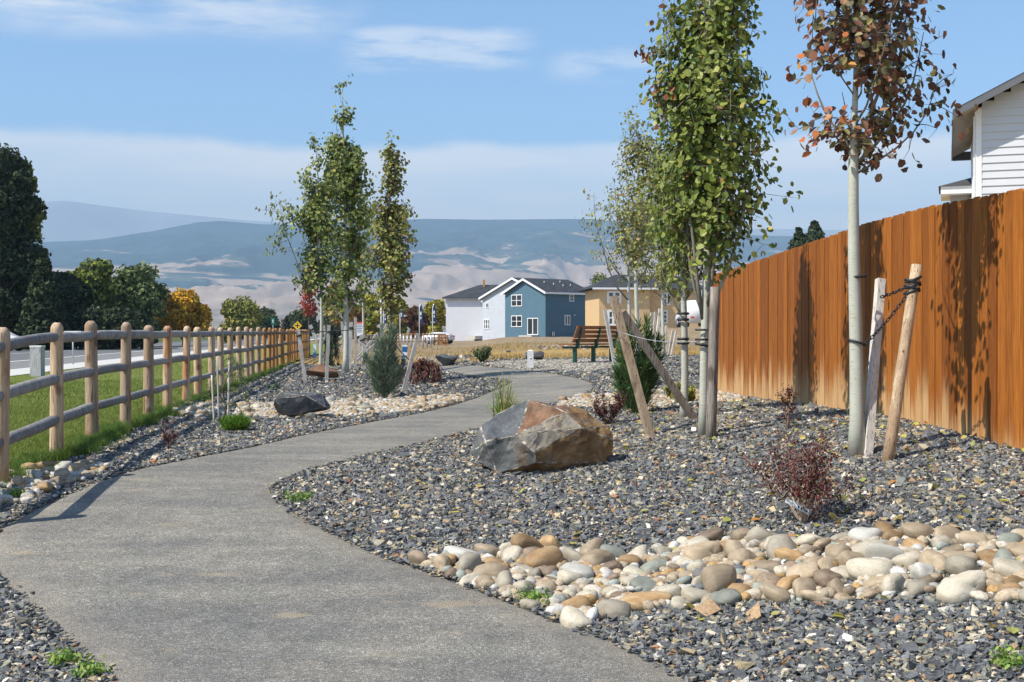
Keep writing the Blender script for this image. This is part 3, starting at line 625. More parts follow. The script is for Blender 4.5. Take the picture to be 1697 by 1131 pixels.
CM = {'tan': cobble_mat('cobble_tan', (.33, .26, .17), (.45, .36, .25), (.54, .45, .33)), 'cream': cobble_mat('cobble_cream', (.42, .39, .31), (.55, .5, .4), (.64, .6, .5)),
      'white': cobble_mat('cobble_white', (.5, .5, .46), (.6, .6, .56), (.7, .69, .66), .2), 'ochre': cobble_mat('cobble_ochre', (.36, .21, .09), (.47, .31, .15), (.54, .4, .24)),
      'greenish': cobble_mat('cobble_greenish', (.24, .27, .24), (.34, .37, .32), (.44, .46, .4)), 'brown': cobble_mat('cobble_brown', (.22, .16, .1), (.32, .24, .17), (.42, .33, .24)),
      'slate': cobble_mat('cobble_slate', (.12, .13, .14), (.19, .2, .21), (.28, .28, .29))}
kinds = ['tan', 'cream', 'white', 'ochre', 'greenish', 'brown', 'slate']; kw = [.40, .30, .08, .09, .045, .065, .02]
desc = {'tan': 'tan', 'cream': 'pale cream', 'white': 'chalky white', 'ochre': 'orange ochre', 'greenish': 'grey green', 'brown': 'dark brown', 'slate': 'slate grey'}
CMe = {k: [] for k in kinds}
for i in range(9):
    base_m = cobble_mesh(i + 1)
    for k in kinds:
        c_ = base_m.copy(); c_.materials.append(CM[k]); CMe[k].append(c_)
def fill_band(poly_px, nmax, rmin, rmax, seed, where, group, secs, sizeby=1.0, pile=.0, tries=9000, big=None):
    """irregular river stones laid over a strip of ground"""
    poly = np.array([tuple(gp(*p))[:2] for p in poly_px]); rr = random.Random(seed); placed = []; pts_ = []; rbig = rmin + (rmax - rmin) * .38
    x0, y0 = poly.min(0); x1, y1 = poly.max(0); cnt = 0
    for tr in range(tries):
        if cnt >= nmax: break
        f = tr / tries; rmx = rmax * (1 - f) ** 1.2 + rmin * 1.25 * (1 - (1 - f) ** 1.2); rr_ = rr.uniform(rmin, max(rmin * 1.05, rmx))
        x = rr.uniform(x0, x1); y = rr.uniform(y0, y1)
        if not inpoly(np.array([x]), np.array([y]), poly)[0]: continue
        if inpoly(np.array([x]), np.array([y]), path_poly)[0]: continue
        if any((x - a) ** 2 + (y - b_) ** 2 < ((rr_ + c_) * .74) ** 2 for a, b_, c_ in placed): continue
        placed.append((x, y, rr_)); cnt += 1
        k = rr.choices(kinds, kw)[0]; me = rr.choice(CMe[k]); o = bpy.data.objects.new('river_cobble', me); link(o)
        sx_, sy_, sz_ = rr_ * rr.uniform(1.0, 1.5), rr_ * rr.uniform(.72, 1.0), rr_ * rr.uniform(.5, .9)
        o.location = (x, y, h1(x, y) + sz_ * rr.uniform(.35, .75) + pile * rr.random()); o.scale = (sx_, sy_, sz_); o.rotation_euler = (rr.uniform(-.35, .35), rr.uniform(-.35, .35), rr.uniform(0, 3.14))
        if rr.random() < .18: o.rotation_euler = (rr.uniform(.8, 1.4), rr.uniform(-.3, .3), rr.uniform(0, 3.14))
        lab = '%s %s stone' % ('large' if rr_ > rbig else 'small', desc[k]); pts_.append((o, lab, x, y))
    xs_ = sorted(q_[2] for q_ in pts_)
    for o, lab, x, y in pts_:
        f_ = sum(v < x for v in xs_) / len(xs_); nb = sorted(q_[3] for q_ in pts_ if abs(q_[2] - x) < .45); g_ = sum(v < y for v in nb) / len(nb)
        props(o, lab + ', ' + ('lower edge' if g_ < .3 else 'upper edge' if g_ > .66 else 'middle') + ' of ' + where + ', ' + secs[min(len(secs) - 1, int(f_ * len(secs)))], 'river stone', group)
    return poly, placed
NB = [(685, 938), (740, 926), (830, 918), (870, 905), (960, 926), (1040, 930), (1085, 915), (1150, 900), (1250, 900), (1330, 908), (1400, 900), (1480, 885), (1560, 900), (1650, 895), (1760, 890), (1760, 1005), (1650, 1002), (1560, 990), (1480, 995), (1380, 1000), (1300, 1002), (1180, 1008), (1090, 1012), (1040, 1015), (960, 1040), (880, 1015), (790, 985), (720, 958)]
MBd = [(388, 690), (400, 672), (470, 672), (560, 665), (640, 666), (700, 658), (765, 657), (770, 669), (700, 684), (620, 690), (540, 697), (470, 697)]
LB = [(-60, 800), (0, 790), (60, 783), (110, 777), (160, 772), (182, 780), (150, 795), (100, 812), (40, 835), (-60, 850)]
LC = [(285, 672), (330, 668), (362, 668), (372, 688), (330, 694), (290, 690)]
RB = [(925, 676), (940, 658), (1010, 656), (1080, 652), (1140, 652), (1220, 655), (1230, 668), (1150, 674), (1060, 677), (990, 678)]
a1 = fill_band(NB, 178, .048, .108, 3, 'near strip', 'river stones in the near strip', ['left tip', 'left half', 'middle', 'below the burgundy shrub', 'right half', 'at the right edge'])
a2 = fill_band(LB, 36, .04, .085, 4, 'the fence side pile', 'river stones in the pile by the fence', ['under the first post', 'under the second post', 'right tip'])
a3 = fill_band(MBd, 58, .05, .10, 5, 'the strip left of the path', 'river stones in the strip left of the path', ['behind dark boulder', 'left part', 'middle', 'right part', 'right tip'])
a4 = fill_band(LC, 10, .04, .085, 6, 'the small patch at the fence grass', 'river stones in the patch at the fence grass', ['left', 'right'])
a5 = fill_band(RB, 28, .05, .1, 7, 'strip behind big boulder', 'river stones in the strip behind the big boulder', ['beside the path', 'behind the juniper', 'at the cedar fence'])
# small fill between them, one mass
def filler(polys, dens, smin, smax, label, seed, dz=.0):
    r = np.random.default_rng(seed); ico = bmesh.new(); bmesh.ops.create_icosphere(ico, subdivisions=2, radius=1); T = np.array([v.co[:] for v in ico.verts]); Fc = np.array([[v.index for v in f.verts] for f in ico.faces]); ico.free()
    Vs = []; Cs = []; Fs = []; off = 0; pal = np.array([(.36, .29, .2), (.44, .39, .31), (.5, .48, .44), (.38, .24, .1), (.27, .29, .25), (.21, .16, .11), (.13, .14, .15)])
    for poly in polys:
        x0, y0 = poly.min(0); x1, y1 = poly.max(0); n = int((x1 - x0) * (y1 - y0) * dens); x = r.uniform(x0, x1, n); y = r.uniform(y0, y1, n); ok = inpoly(x, y, poly) & ~inpoly(x, y, path_poly); x, y = x[ok], y[ok]; n = len(x)
        s = r.uniform(smin, smax, n); Rm = rotmats(r.uniform(0, 6.28, n), np.abs(r.normal(0, .4, n)), r.uniform(0, 6.28, n))
        TT = T[None] * (1 + .15 * r.normal(0, 1, (n, len(T), 1)) * .4) * (np.stack([s * r.uniform(1, 1.4, n), s * .8, s * r.uniform(.5, .8, n)], -1))[:, None, :]
        V = np.einsum('nij,nkj->nki', Rm, TT) + np.stack([x, y, H(x, y) + s * .5 + dz], -1)[:, None]; Vs.append(V.reshape(-1, 3)); Cs.append(np.repeat(pal[r.choice(7, n, p=[.3, .25, .1, .12, .1, .08, .05])] * r.uniform(.8, 1.15, (n, 1)), len(T), 0))
        Fs.append((np.arange(n)[:, None, None] * len(T) + Fc[None]).reshape(-1, 3) + off); off += n * len(T)
    mobj('small_pebbles', npmesh('small_pebbles', np.vstack(Vs), np.vstack(Fs), M['stone_chip'], np.vstack(Cs), smoothf=True), label=label, kind='stuff')
filler([a1[0], a2[0], a3[0], a4[0], a5[0]], 380, .020, .046, 'smaller pebbles filling the rock strips between the river stones', 21, dz=.008)

# ================================================================ FENCES
def log_fence():
    y = 9.55; posts = []
    while y < 60.5:
        posts.append(y); y += 1.6
    F = empty('log_fence', (xfence_l(9.8), 9.8, h1(xfence_l(9.8), 9.8)), 'round log post and three rail fence running down the left side of the path', 'fence')
    o0 = F.location.copy(); tops = []; base = []
    # one rail bay nearer than the first post, leaving the frame
    yy = [7.95] + posts
    P_ = []
    for i, y in enumerate(yy):
        x = xfence_l(y) + random.uniform(-.03, .03); z = h1(x, y); P_.append(Vector((x, y, z)))
    for i, p in enumerate(P_):
        st = p.y > 33; r0 = random.uniform(.058, .068); hh = 1.25 + random.uniform(-.02, .03); b = MB(); lean = Vector((random.uniform(-.02, .02), random.uniform(-.02, .02), 0))
        prof = [(0, 1.06), (.15, 1.03), (.5, 1.0), (.9, .97), (hh - .075, .95), (hh - .045, .93), (hh - .02, .72), (hh, .38)]
        b.tube([lean * (z / hh) + Vector((0, 0, z)) for z, k in [(-.1, 1.06)] + prof], [r0 * k for z, k in [(-.1, 1.06)] + prof], 18, jit=.012)
        o = b.build('post', M['stained_post' if st else 'post_wood'], F); o.location = p - o0; o.rotation_euler = (0, 0, random.uniform(0, 6.28))
    for i in range(len(P_) - 1):
        a, c = P_[i], P_[i + 1]; st = a.y > 33
        for hgt in (1.1, .715, .345):
            b = MB(); n = 9; rr = random.uniform(.047, .054); pts = []; rs = []; sag = random.uniform(-.012, .012); ph = random.random() * 9
            for k in range(n):
                t = k / (n - 1); p = a.lerp(c, t) - o0; p.z += hgt + math.sin(t * math.pi) * sag + (0.012 if k else -.012); e = .80 if k in (0, n - 1) else 1.0
                p.x += noise.noise(Vector((ph, t * 2, 0))) * .012; pts.append(p); rs.append(rr * e * (1 + .09 * noise.noise(Vector((ph, t * 5, 4)))))
            b.tube(pts, rs, 12, jit=.025); b.build('rail', M['stained_rail' if st else 'rail_wood'], F)
log_fence()
# cedar board fence
def cedar_fence():
    F = empty('board_fence', (xfence_r(8.7), 8.7, h1(xfence_r(8.7), 8.7)), 'tall orange brown cedar board fence along the right side', 'fence'); o0 = F.location.copy()
    V = []; Q = []; C = []; y = 6.0; d = Vector((-.0565, 1, 0)).normalized(); nrm = Vector((-1, -.0565, 0)).normalized(); i = 0
    while y < 19.25:
        w = random.uniform(.132, .142); x = xfence_r(y); zb = h1(x, y) - .02; ht = 1.93 - .007 * (y - 8.7) + random.uniform(-.006, .006); off = random.uniform(-.006, .006); rot = random.uniform(-.12, .12); r1, r2 = random.random(), random.random()
        c_ = .025; prof = [(0, 0), (w, 0), (w, ht - c_), (w - c_, ht), (c_, ht), (0, ht - c_)]
        zs = [0, .2, .4, .7, 1.2]
        # front sheet split in height so the fade follows each board
        for face in (0, 1):
            t_ = .009 if face == 0 else -.009; rows = []
            for z in [0, .2, .4, .7, 1.2, ht - c_]:
                rows.append([(0, z), (w, z)])
            rows.append([(c_, ht), (w - c_, ht)]); b0 = len(V)
            for (u0, z), (u1, _) in rows:
                for u in (u0, u1):
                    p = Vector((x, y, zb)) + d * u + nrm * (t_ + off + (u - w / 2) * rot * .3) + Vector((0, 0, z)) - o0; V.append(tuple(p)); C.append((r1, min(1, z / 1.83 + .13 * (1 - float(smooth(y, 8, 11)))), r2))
            for k in range(len(rows) - 1):
                q_ = (b0 + 2 * k, b0 + 2 * k + 1, b0 + 2 * k + 3, b0 + 2 * k + 2); Q.append(q_ if face else q_[::-1])
        b1 = len(V) - 28; n7 = 14
        for k in range(6):
            for s_ in (0, 1):
                a_, e_ = b1 + 2 * k + s_, b1 + 2 * k + 2 + s_; Q.append((a_, e_, e_ + n7, a_ + n7) if s_ else (e_, a_, a_ + n7, e_ + n7))
        Q.append((b1 + 12, b1 + 13, b1 + 27, b1 + 26)); y += (w + .006) * d.y; i += 1
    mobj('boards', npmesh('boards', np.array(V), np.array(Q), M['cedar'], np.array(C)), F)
    for k, z in enumerate((.35, 1.0, 1.6)):
        b = MB(); a = Vector((xfence_r(6.0), 6.0, h1(xfence_r(6.0), 6.0) + z)) - o0 - nrm * .035; e = Vector((xfence_r(19.2), 19.2, h1(xfence_r(19.2), 19.2) + z)) - o0 - nrm * .035
        b.tube([a, e], .045, 4, phase=.785, sm=False); b.build('back_rail', M['stake_tan'], F)
    for k in range(6):
        y = 6.4 + k * 2.5; b = MB(); x = xfence_r(y); p = Vector((x, y, h1(x, y))) - o0 - nrm * .1; b.box(p - Vector((.045, .045, .1)), p + Vector((.045, .045, 1.75))); b.build('back_post', M['stake_tan'], F)
cedar_fence()

# ================================================================ TREES AND PLANTS
LT = np.array([(-1, 0, 0), (-.45, -.72, .16), (.42, -.7, .14), (1, 0, -.05), (.42, .7, .14), (-.45, .72, .16)])
def leaf_mesh(name, pts, size, cols, seed, out=None, mat='leaf', hang=.4, shape=LT, aspect=1.0):
    r = np.random.default_rng(seed); n = len(pts)
    nr = r.normal(0, 1, (n, 3)); nr /= np.linalg.norm(nr, axis=1, keepdims=True)
    if out is not None: nr = nr * .75 + out * .9 + np.array([-.12, -.2, .25])
    nr /= np.linalg.norm(nr, axis=1, keepdims=True)
    dwn = r.normal(0, 1, (n, 3)) + np.array([0, 0, -1.0]) * hang * 2; t1 = dwn - nr * (dwn * nr).sum(1, keepdims=True); t1 /= np.linalg.norm(t1, axis=1, keepdims=True) + 1e-9; t2 = np.cross(nr, t1)
    L_ = shape[None] * size[:, None, None] * np.concatenate([np.ones((n, 6, 1)), r.uniform(.8, 1.15, (n, 1, 1)) * np.ones((n, 6, 1)), r.uniform(-.6, 3.2, (n, 1, 1)) * np.ones((n, 6, 1))], -1); V = pts[:, None] + L_[..., 0:1] * t1[:, None] + L_[..., 1:2] * aspect * t2[:, None] + L_[..., 2:3] * nr[:, None]
    F = (np.arange(n)[:, None, None] * 6 + np.array([(0, 1, 2, 3), (0, 3, 4, 5)])[None]).reshape(-1, 4)
    return npmesh(name, V.reshape(-1, 3), F, M[mat], np.repeat(cols, 6, 0))
def pick(pal, w, n, r, var=.18):
    pal = np.array(pal); w = np.array(w, float); return pal[r.choice(len(pal), n, p=w / w.sum())] * r.uniform(1 - var, 1 + var, (n, 1))
M['twig'] = plain('twig_bark', (.17, .15, .115), .8, .25, 20)
GR = [(.12, .165, .03), (.18, .225, .04), (.26, .30, .06), (.36, .38, .1), (.065, .10, .025)]
def aspen(label, base, height, r0, crown, nlimb, nclus, lpc, ls, colfn, seed, group=None, bark='aspen_bark', forks=(), cbot=None, spread=.12, hang=.4, lean=(0, 0), steep=(1.6, 3.2), extra_limbs=(), name='aspen_tree', forkz=99, gap=-.30, rag=.4):
    """crown = [(height, half width)...]"""
    rr = random.Random(seed); r = np.random.default_rng(seed); T = empty(name, base, label, 'tree', group); b = MB(); bb_ = MB(); N = 18
    tp = []
    for i in range(N):
        t = i / (N - 1); w = .035 * math.sin(t * 5 + seed) + .02 * math.sin(t * 11 + seed * 2); tp.append(Vector((w * height * .12 + lean[0] * t * height, w * height * .08 + lean[1] * t * height, t * height - .05)))
    def rad_at(t): return r0 * (1 - .38 * float(smooth(t * height, forkz, forkz + .35))) * ((1 - t) ** .8 * .93 + .04) * (1 + .35 * max(0, 1 - t * 26))
    b.tube(tp, [rad_at(i / (N - 1)) for i in range(N)], 14, jit=.02)
    def trunk_at(z):
        t = max(0, min(.999, (z + .05) / height)) * (N - 1); i = int(t); return tp[i].lerp(tp[i + 1], t - i)
    cz = [c[0] for c in crown]; cw = [c[1] for c in crown]; zb = cbot if cbot is not None else cz[0]
    def hw(z): return float(np.interp(z, cz, cw, left=0.05, right=.02))
    limbs = []
    def limb(z0, az, ztop, out_, rr0):
        p0 = trunk_at(z0); p1 = trunk_at(min(ztop, height * .98)); pts = []; n = 7
        for k in range(n):
            t = k / (n - 1); o = out_ * (1 - (1 - t) ** 1.8); z = z0 + (ztop - z0) * (t ** 1.15); c = trunk_at(min(z, height * .98))
            pts.append(Vector((c.x + math.cos(az) * o + noise.noise(Vector((az, t * 3, seed))) * .06, c.y + math.sin(az) * o + noise.noise(Vector((az + 5, t * 3, seed))) * .06, z)))
        (b if rr0 > .022 else bb_).tube(pts, [rr0 * (1 - .82 * k / (n - 1)) for k in range(n)], 7); limbs.append(pts)
    for (z0, az, zt_, o_, rr0) in list(forks) + list(extra_limbs): limb(z0, az, zt_, o_, rr0)
    nf = len(limbs)
    for i in range(nlimb):
        z0 = zb + (height * .93 - zb) * (i / nlimb) ** .9 * rr.uniform(.85, 1.1) - .15; az = i * 2.4 + rr.uniform(-.4, .4); rise = rr.uniform(*steep); zt_ = z0 + .5; 
        for _ in range(8):
            o_ = hw(zt_) * rr.uniform(.7, 1.0)
            if (zt_ - z0) < rise * o_: zt_ += .12
        zt_ = min(zt_, height); limb(z0, az, zt_, hw(zt_) * rr.uniform(.75, 1.0), max(.006, rad_at(z0 / height) * rr.uniform(.28, .42)))
    limbs.append([trunk_at(zb + (height - zb) * k / 6) for k in range(7)])
    P_ = []; O_ = []; cl = 0; guard = 0
    wts = [max(.3, (l[-1] - l[0]).length) for l in limbs]
    while cl < nclus and guard < nclus * 20:
        guard += 1; l = rr.choices(limbs, wts)[0]; t = rr.uniform(.12, 1.0) * (len(l) - 1.001); i = int(t); p = l[i].lerp(l[i + 1], t - i)
        off = Vector((rr.gauss(0, 1), rr.gauss(0, 1), rr.gauss(0, .8))) * spread; c = p + off; ax = trunk_at(min(c.z, height * .98)); rad_ = math.hypot(c.x - ax.x, c.y - ax.y); az = math.atan2(c.y - ax.y, c.x - ax.x)
        lim = hw(c.z) * (1 + rag * noise.noise(Vector((math.cos(az) * 1.3, math.sin(az) * 1.3, c.z * 1.6 + seed))))
        isf = any(l is q_ for q_ in limbs[:nf]) and t > len(l) * .4
        if not isf and (rad_ > lim or c.z < zb - .25): continue
        if noise.noise(Vector((c.x * 2.2 + seed, c.y * 2.2, c.z * 2.0))) < gap: continue
        cl += 1
        if off.length > .05: bb_.tube([p, p.lerp(c, .5) + Vector((0, 0, .01)), c], [.0045, .0035, .002], 3)
        k = rr.randint(int(lpc * .6), int(lpc * 1.4)); q_ = np.clip(r.normal(0, 1, (k, 3)), -1.7, 1.7) * (.05 + ls * .75) + np.array(c); P_.append(q_)
        for kk in range(2): bb_.tube([c, c.lerp(Vector(q_[kk]), .95)], [.0022, .0012], 3, cap=False)
        ov = q_ - np.array([ax.x, ax.y, c.z - .1]); O_.append(ov / (np.linalg.norm(ov, axis=1, keepdims=True) + 1e-6))
    P_ = np.vstack(P_); O_ = np.vstack(O_); n = len(P_); sz = ls * r.uniform(.68, 1.15, n)
    b.build('trunk', M[bark], T)
    if bb_.v: bb_.build('branches', M['twig'], T)
    mobj('crown', leaf_mesh('crown', P_, sz, colfn(P_, n, r), seed + 1, O_, hang=hang), T)
    print(label, n); return T
def col_green(P_, n, r): return pick(GR, [.3, .3, .2, .1, .1], n, r)
def col_B(P_, n, r):
    c = pick(GR + [(.36, .3, .06), (.33, .2, .06)], [.26, .32, .24, .1, .04, .02, .02], n, r)
    redw = smooth(-P_[:, 0], .25, .6) * smooth(P_[:, 2], 2.6, 3.3) * .62 + smooth(P_[:, 2], 3.9, 4.6) * .12; m_ = r.random(n) < redw
    c[m_] = pick([(.3, .1, .04), (.24, .075, .04), (.38, .2, .07), (.28, .2, .06)], [.4, .3, .2, .1], m_.sum(), r)
    m2 = (P_[:, 0] > .45) & (r.random(n) < .22); c[m2] = pick([(.5, .48, .1), (.55, .42, .08), (.42, .42, .12)], [.5, .2, .3], m2.sum(), r); return c
def col_A(P_, n, r):
    c = pick([(.25, .10, .055), (.17, .08, .05), (.33, .18, .09), (.12, .11, .05), (.24, .2, .08), (.34, .3, .1), (.09, .055, .04)], [.22, .22, .13, .17, .1, .05, .13], n, r)
    w = smooth(-P_[:, 0], -.1, .35) * smooth(P_[:, 2], 3.9, 2.7) * .4; m_ = r.random(n) < w; c[m_] = pick([(.5, .16, .05), (.6, .3, .06), (.42, .13, .07), (.5, .24, .1)], [.4, .15, .25, .2], m_.sum(), r); return c
def col_y(P_, n, r): return pick([(.22, .23, .06), (.3, .3, .09), (.38, .35, .1), (.14, .17, .05), (.24, .16, .06)], [.3, .25, .15, .2, .1], n, r)
def col_e(P_, n, r): return pick([(.17, .21, .045), (.12, .16, .04), (.25, .28, .065), (.38, .37, .1), (.08, .12, .035)], [.3, .27, .2, .1, .13], n, r)
GG = 'young staked trees planted in the gravel beds'
A = gp(1420, 757); Bt = gp(1163, 725); Ct = gp(1132, 695)
print('A', A, 'B', Bt, 'C', Ct)
aspen('tall red and brown leaved aspen nearest the camera, in front of the cedar fence', A, 5.5, .058, [(2.15, .28), (2.5, .42), (2.9, .52), (3.5, .56), (4.2, .58), (5.0, .5), (5.5, .15)], 26, 560, 9, .037, col_A, 41, GG,
      forks=[(2.25, .1, 3.4, .38, .024), (2.12, .0, 2.85, .62, .010), (2.25, 3.1, 2.75, .1, .013)], cbot=2.35, extra_limbs=[(2.4, 5.9, 4.0, .4, .016), (2.3, 3.4, 2.8, .36, .008)], spread=.11, forkz=2.3)
aspen('tall dense green leaved aspen with forked pale trunk beside the dark round stake', Bt, 6.0, .047, [(1.6, .22), (1.8, .38), (2.1, .48), (2.8, .52), (3.6, .50), (4.3, .46), (5.2, .36), (6.0, .1)], 42, 900, 10, .036, col_B, 52, GG,
      forks=[(.98, .1, 3.1, .4, .024), (1.1, 3.3, 3.6, .28, .022), (1.05, 2.6, 3.0, .3, .018), (1.12, 5.2, 3.8, .22, .02)], cbot=1.7, spread=.12, lean=(.028, 0))
aspen('green leaved aspen with smooth pale trunk directly behind the dense green one', Ct, 4.0, .046, [(1.0, .34), (1.4, .46), (2.0, .46), (2.6, .44), (3.3, .3), (4.0, .1)], 22, 330, 10, .034, lambda P_, n, r: pick(GR, [.3, .28, .2, .07, .15], n, r), 63, GG,
      forks=[(1.1, 3.0, 2.2, .3, .014)], cbot=1.45, spread=.14)
D1 = gp(1043, 628); D2 = gp(1056, 622)
aspen('white trunked aspen with sparse yellow green leaves beyond the bench, the leftmost of its pair', D1, (628 - 330) / FPX * D1.y, .05, [(1.9, .25), (2.6, .5), (3.2, .55), (3.8, .45), (4.1, .1)], 14, 150, 9, .034, col_y, 71, GG, 'aspen_far_bark', forks=[(1.5, 3.4, 3.6, .75, .018), (1.9, 2.9, 3.0, .6, .014)], spread=.14)
aspen('tall white trunked aspen with yellow green leaves and a thin top beyond the bench', D2, (622 - 188) / FPX * D2.y, .055, [(2.0, .35), (2.8, .6), (3.8, .6), (4.6, .4), (5.4, .3), (6.2, .12)], 22, 260, 9, .036, col_y, 72, GG, 'aspen_far_bark', spread=.15)
D3 = gp(1100, 592); aspen('white trunked aspen among the cluster of pale stakes beyond the green trees', D3, 6.8, .06, [(1.7, .6), (2.6, 1.15), (4.5, 1.1), (5.8, .7), (6.8, .15)], 22, 520, 9, .05, col_y, 73, GG, 'aspen_far_bark', spread=.2)
E1 = gp(533, 631); E2 = gp(571, 618); E3 = gp(648, 640); E4 = gp(602, 605)
def fr(py, b_, y0): return (y0 - py) / FPX * b_.y
e1 = E1.y / FPX; e2 = E2.y / FPX; e3 = E3.y / FPX
aspen('left tree of the far group, pale trunk and leaves leaning out over the fence', E1, 406 * e1, .05, [(118 * e1, 20 * e1), (170 * e1, 38 * e1), (250 * e1, 44 * e1), (300 * e1, 40 * e1), (350 * e1, 20 * e1), (406 * e1, 6 * e1)], 18, 380, 9, .05, col_e, 81, GG, 'aspen_bark', forks=[(130 * e1, 3.3, 300 * e1, 62 * e1, .018)], spread=.2, lean=(-.02, 0), gap=-.1, rag=1.1)
aspen('tallest tree of the far group with a thin bare top reaching highest', E2, 488 * e2, .085, [(125 * e2, 22 * e2), (170 * e2, 40 * e2), (250 * e2, 46 * e2), (320 * e2, 42 * e2), (370 * e2, 34 * e2), (400 * e2, 12 * e2), (488 * e2, 7 * e2)], 26, 620, 9, .06, col_e, 82, GG, 'aspen_far_bark', forks=[(85 * e2, 3.2, 140 * e2, 24 * e2, .03), (92 * e2, .2, 150 * e2, 20 * e2, .03)], cbot=118 * e2, spread=.22, gap=-.12, rag=1.1)
aspen('right tree of the far group, narrow with olive yellow leaves behind the grey green juniper', E3, 414 * e3, .04, [(120 * e3, 16 * e3), (160 * e3, 30 * e3), (240 * e3, 34 * e3), (300 * e3, 30 * e3), (350 * e3, 18 * e3), (414 * e3, 7 * e3)], 20, 460, 9, .044, lambda P_, n, r: pick([(.2, .21, .05), (.3, .29, .08), (.13, .15, .04), (.36, .34, .1), (.2, .13, .05)], [.3, .24, .22, .12, .12], n, r), 83, GG, 'brown_bark', cbot=105 * e3, spread=.16, gap=-.12, rag=1.1)
aspen('thin pale trunked tree half hidden between the two tall ones of the far group', E4, 300 / FPX * E4.y, .05, [(80 / FPX * E4.y, .3), (4, .8), (5, .6), (7, .2)], 14, 150, 8, .055, col_e, 84, GG, 'aspen_far_bark', spread=.25)
E5 = gp(513, 592); aspen('small bright red leaved tree standing against the mountains beside the fence', E5, 152 / FPX * E5.y, .04, [(62 / FPX * E5.y, .25), (90 / FPX * E5.y, .45), (120 / FPX * E5.y, .42), (152 / FPX * E5.y, .1)], 14, 130, 9, .06, lambda P_, n, r: pick([(.42, .04, .03), (.3, .035, .03), (.5, .09, .05), (.2, .04, .03)], [.35, .3, .2, .15], n, r), 85, None, 'brown_bark', spread=.2, name='maple_tree')
E6 = gp(560, 583); aspen('rusty orange leaved tree behind the tall trees of the far group', E6, 130 / FPX * E6.y, .05, [(40 / FPX * E6.y, .7), (80 / FPX * E6.y, 1.3), (130 / FPX * E6.y, .2)], 14, 170, 9, .09, lambda P_, n, r: pick([(.4, .2, .05), (.3, .12, .04), (.3, .25, .07), (.14, .13, .04)], [.3, .3, .2, .2], n, r), 86, None, 'brown_bark', spread=.35, name='maple_tree')

def sprays(name, p, d, ln, wd, cols, mat='needle', parent=None):
    """tapered flat blades; p,d (n,3)"""
    n = len(p); side = np.cross(d, np.random.default_rng(n).normal(0, 1, (n, 3))); side /= np.linalg.norm(side, axis=1, keepdims=True) + 1e-9
    a = side * wd[:, None]; V = np.stack([p - a * .5, p + a * .5, p + d * ln[:, None] * .5 + a, p + d * ln[:, None], p + d * ln[:, None] * .5 - a], 1); i = np.arange(n)[:, None] * 5
    return mobj(name, npmesh(name, V.reshape(-1, 3), [i + np.array([[0, 1, 2, 4]]), i + np.array([[4, 2, 3]])], M[mat], np.repeat(cols, 5, 0)), parent)
def juniper(label, base, w, h, n, pal, pw, seed, prof=None, up=1.0, bl=.11, name='juniper_shrub', cat='shrub', bw=.0055):
    r = np.random.default_rng(seed); T = empty(name, base, label, cat); b = MB(); nb = 26; P_ = []; D_ = []; per = n // nb
    for k in range(nb):
        az = k * 2.4 + r.uniform(-.3, .3); out = w / 2 * math.sqrt(r.random()) ; ht = h * (r.uniform(.62, 1.0) if out < w * .25 else r.uniform(.35, .8)); bend = out * r.uniform(.75, 1.1)
        def pt(t, az=az, ht=ht, bend=bend): return np.array([math.cos(az) * bend * (1 - (1 - t) ** 1.7), math.sin(az) * bend * (1 - (1 - t) ** 1.7), ht * t])
        b.tube([pt(t) for t in (0, .3, .6, .95)], [.012, .009, .006, .002], 5)
        t = r.uniform(.08, 1, per) ** .8; c = np.array([pt(q_) for q_ in t]); off = r.normal(0, 1, (per, 3)) * (w * .075 * (1.15 - t))[:, None]; P_.append(c + off)
        dd = off / (np.linalg.norm(off, axis=1, keepdims=True) + 1e-6) * .55 + np.array([math.cos(az) * .3, math.sin(az) * .3, up]) + r.normal(0, .25, (per, 3)); D_.append(dd / np.linalg.norm(dd, axis=1, keepdims=True))
    P_ = np.vstack(P_); D_ = np.vstack(D_); n = len(P_); P_[:, 2] = np.maximum(P_[:, 2], .03)
    b.build('stems', M['brown_bark'], T); sprays('foliage', P_, D_, r.uniform(.5, 1.3, n) * bl, r.uniform(.6, 1.3, n) * bw, pick(pal, pw, n, r), parent=T); return T
J1 = gp(638, 660); juniper('upright grey green juniper between leaning stakes left of the path', J1, 62 / FPX * J1.y, 124 / FPX * J1.y, 7500, [(.16, .2, .13), (.22, .27, .18), (.1, .14, .08), (.3, .34, .24)], [.35, .3, .2, .15], 3, bl=.13, bw=.006)
J2 = gp(1056, 688); juniper('upright deep green juniper behind the crossed leaning stakes', J2, 78 / FPX * J2.y, 165 / FPX * J2.y, 8500, [(.07, .13, .045), (.11, .19, .06), (.05, .09, .035), (.2, .26, .08)], [.35, .3, .2, .15], 4, bl=.13, bw=.006)
J3 = gp(389, 716); juniper('low bright green mugo pine cushion beside the thin white canes', J3, 50 / FPX * J3.y, 24 / FPX * J3.y, 3000, [(.14, .25, .03), (.2, .33, .05), (.08, .16, .02)], [.4, .35, .25], 5, bl=.09, name='mugo_pine', up=.8, bw=.004)
WV = gp(549, 607); 
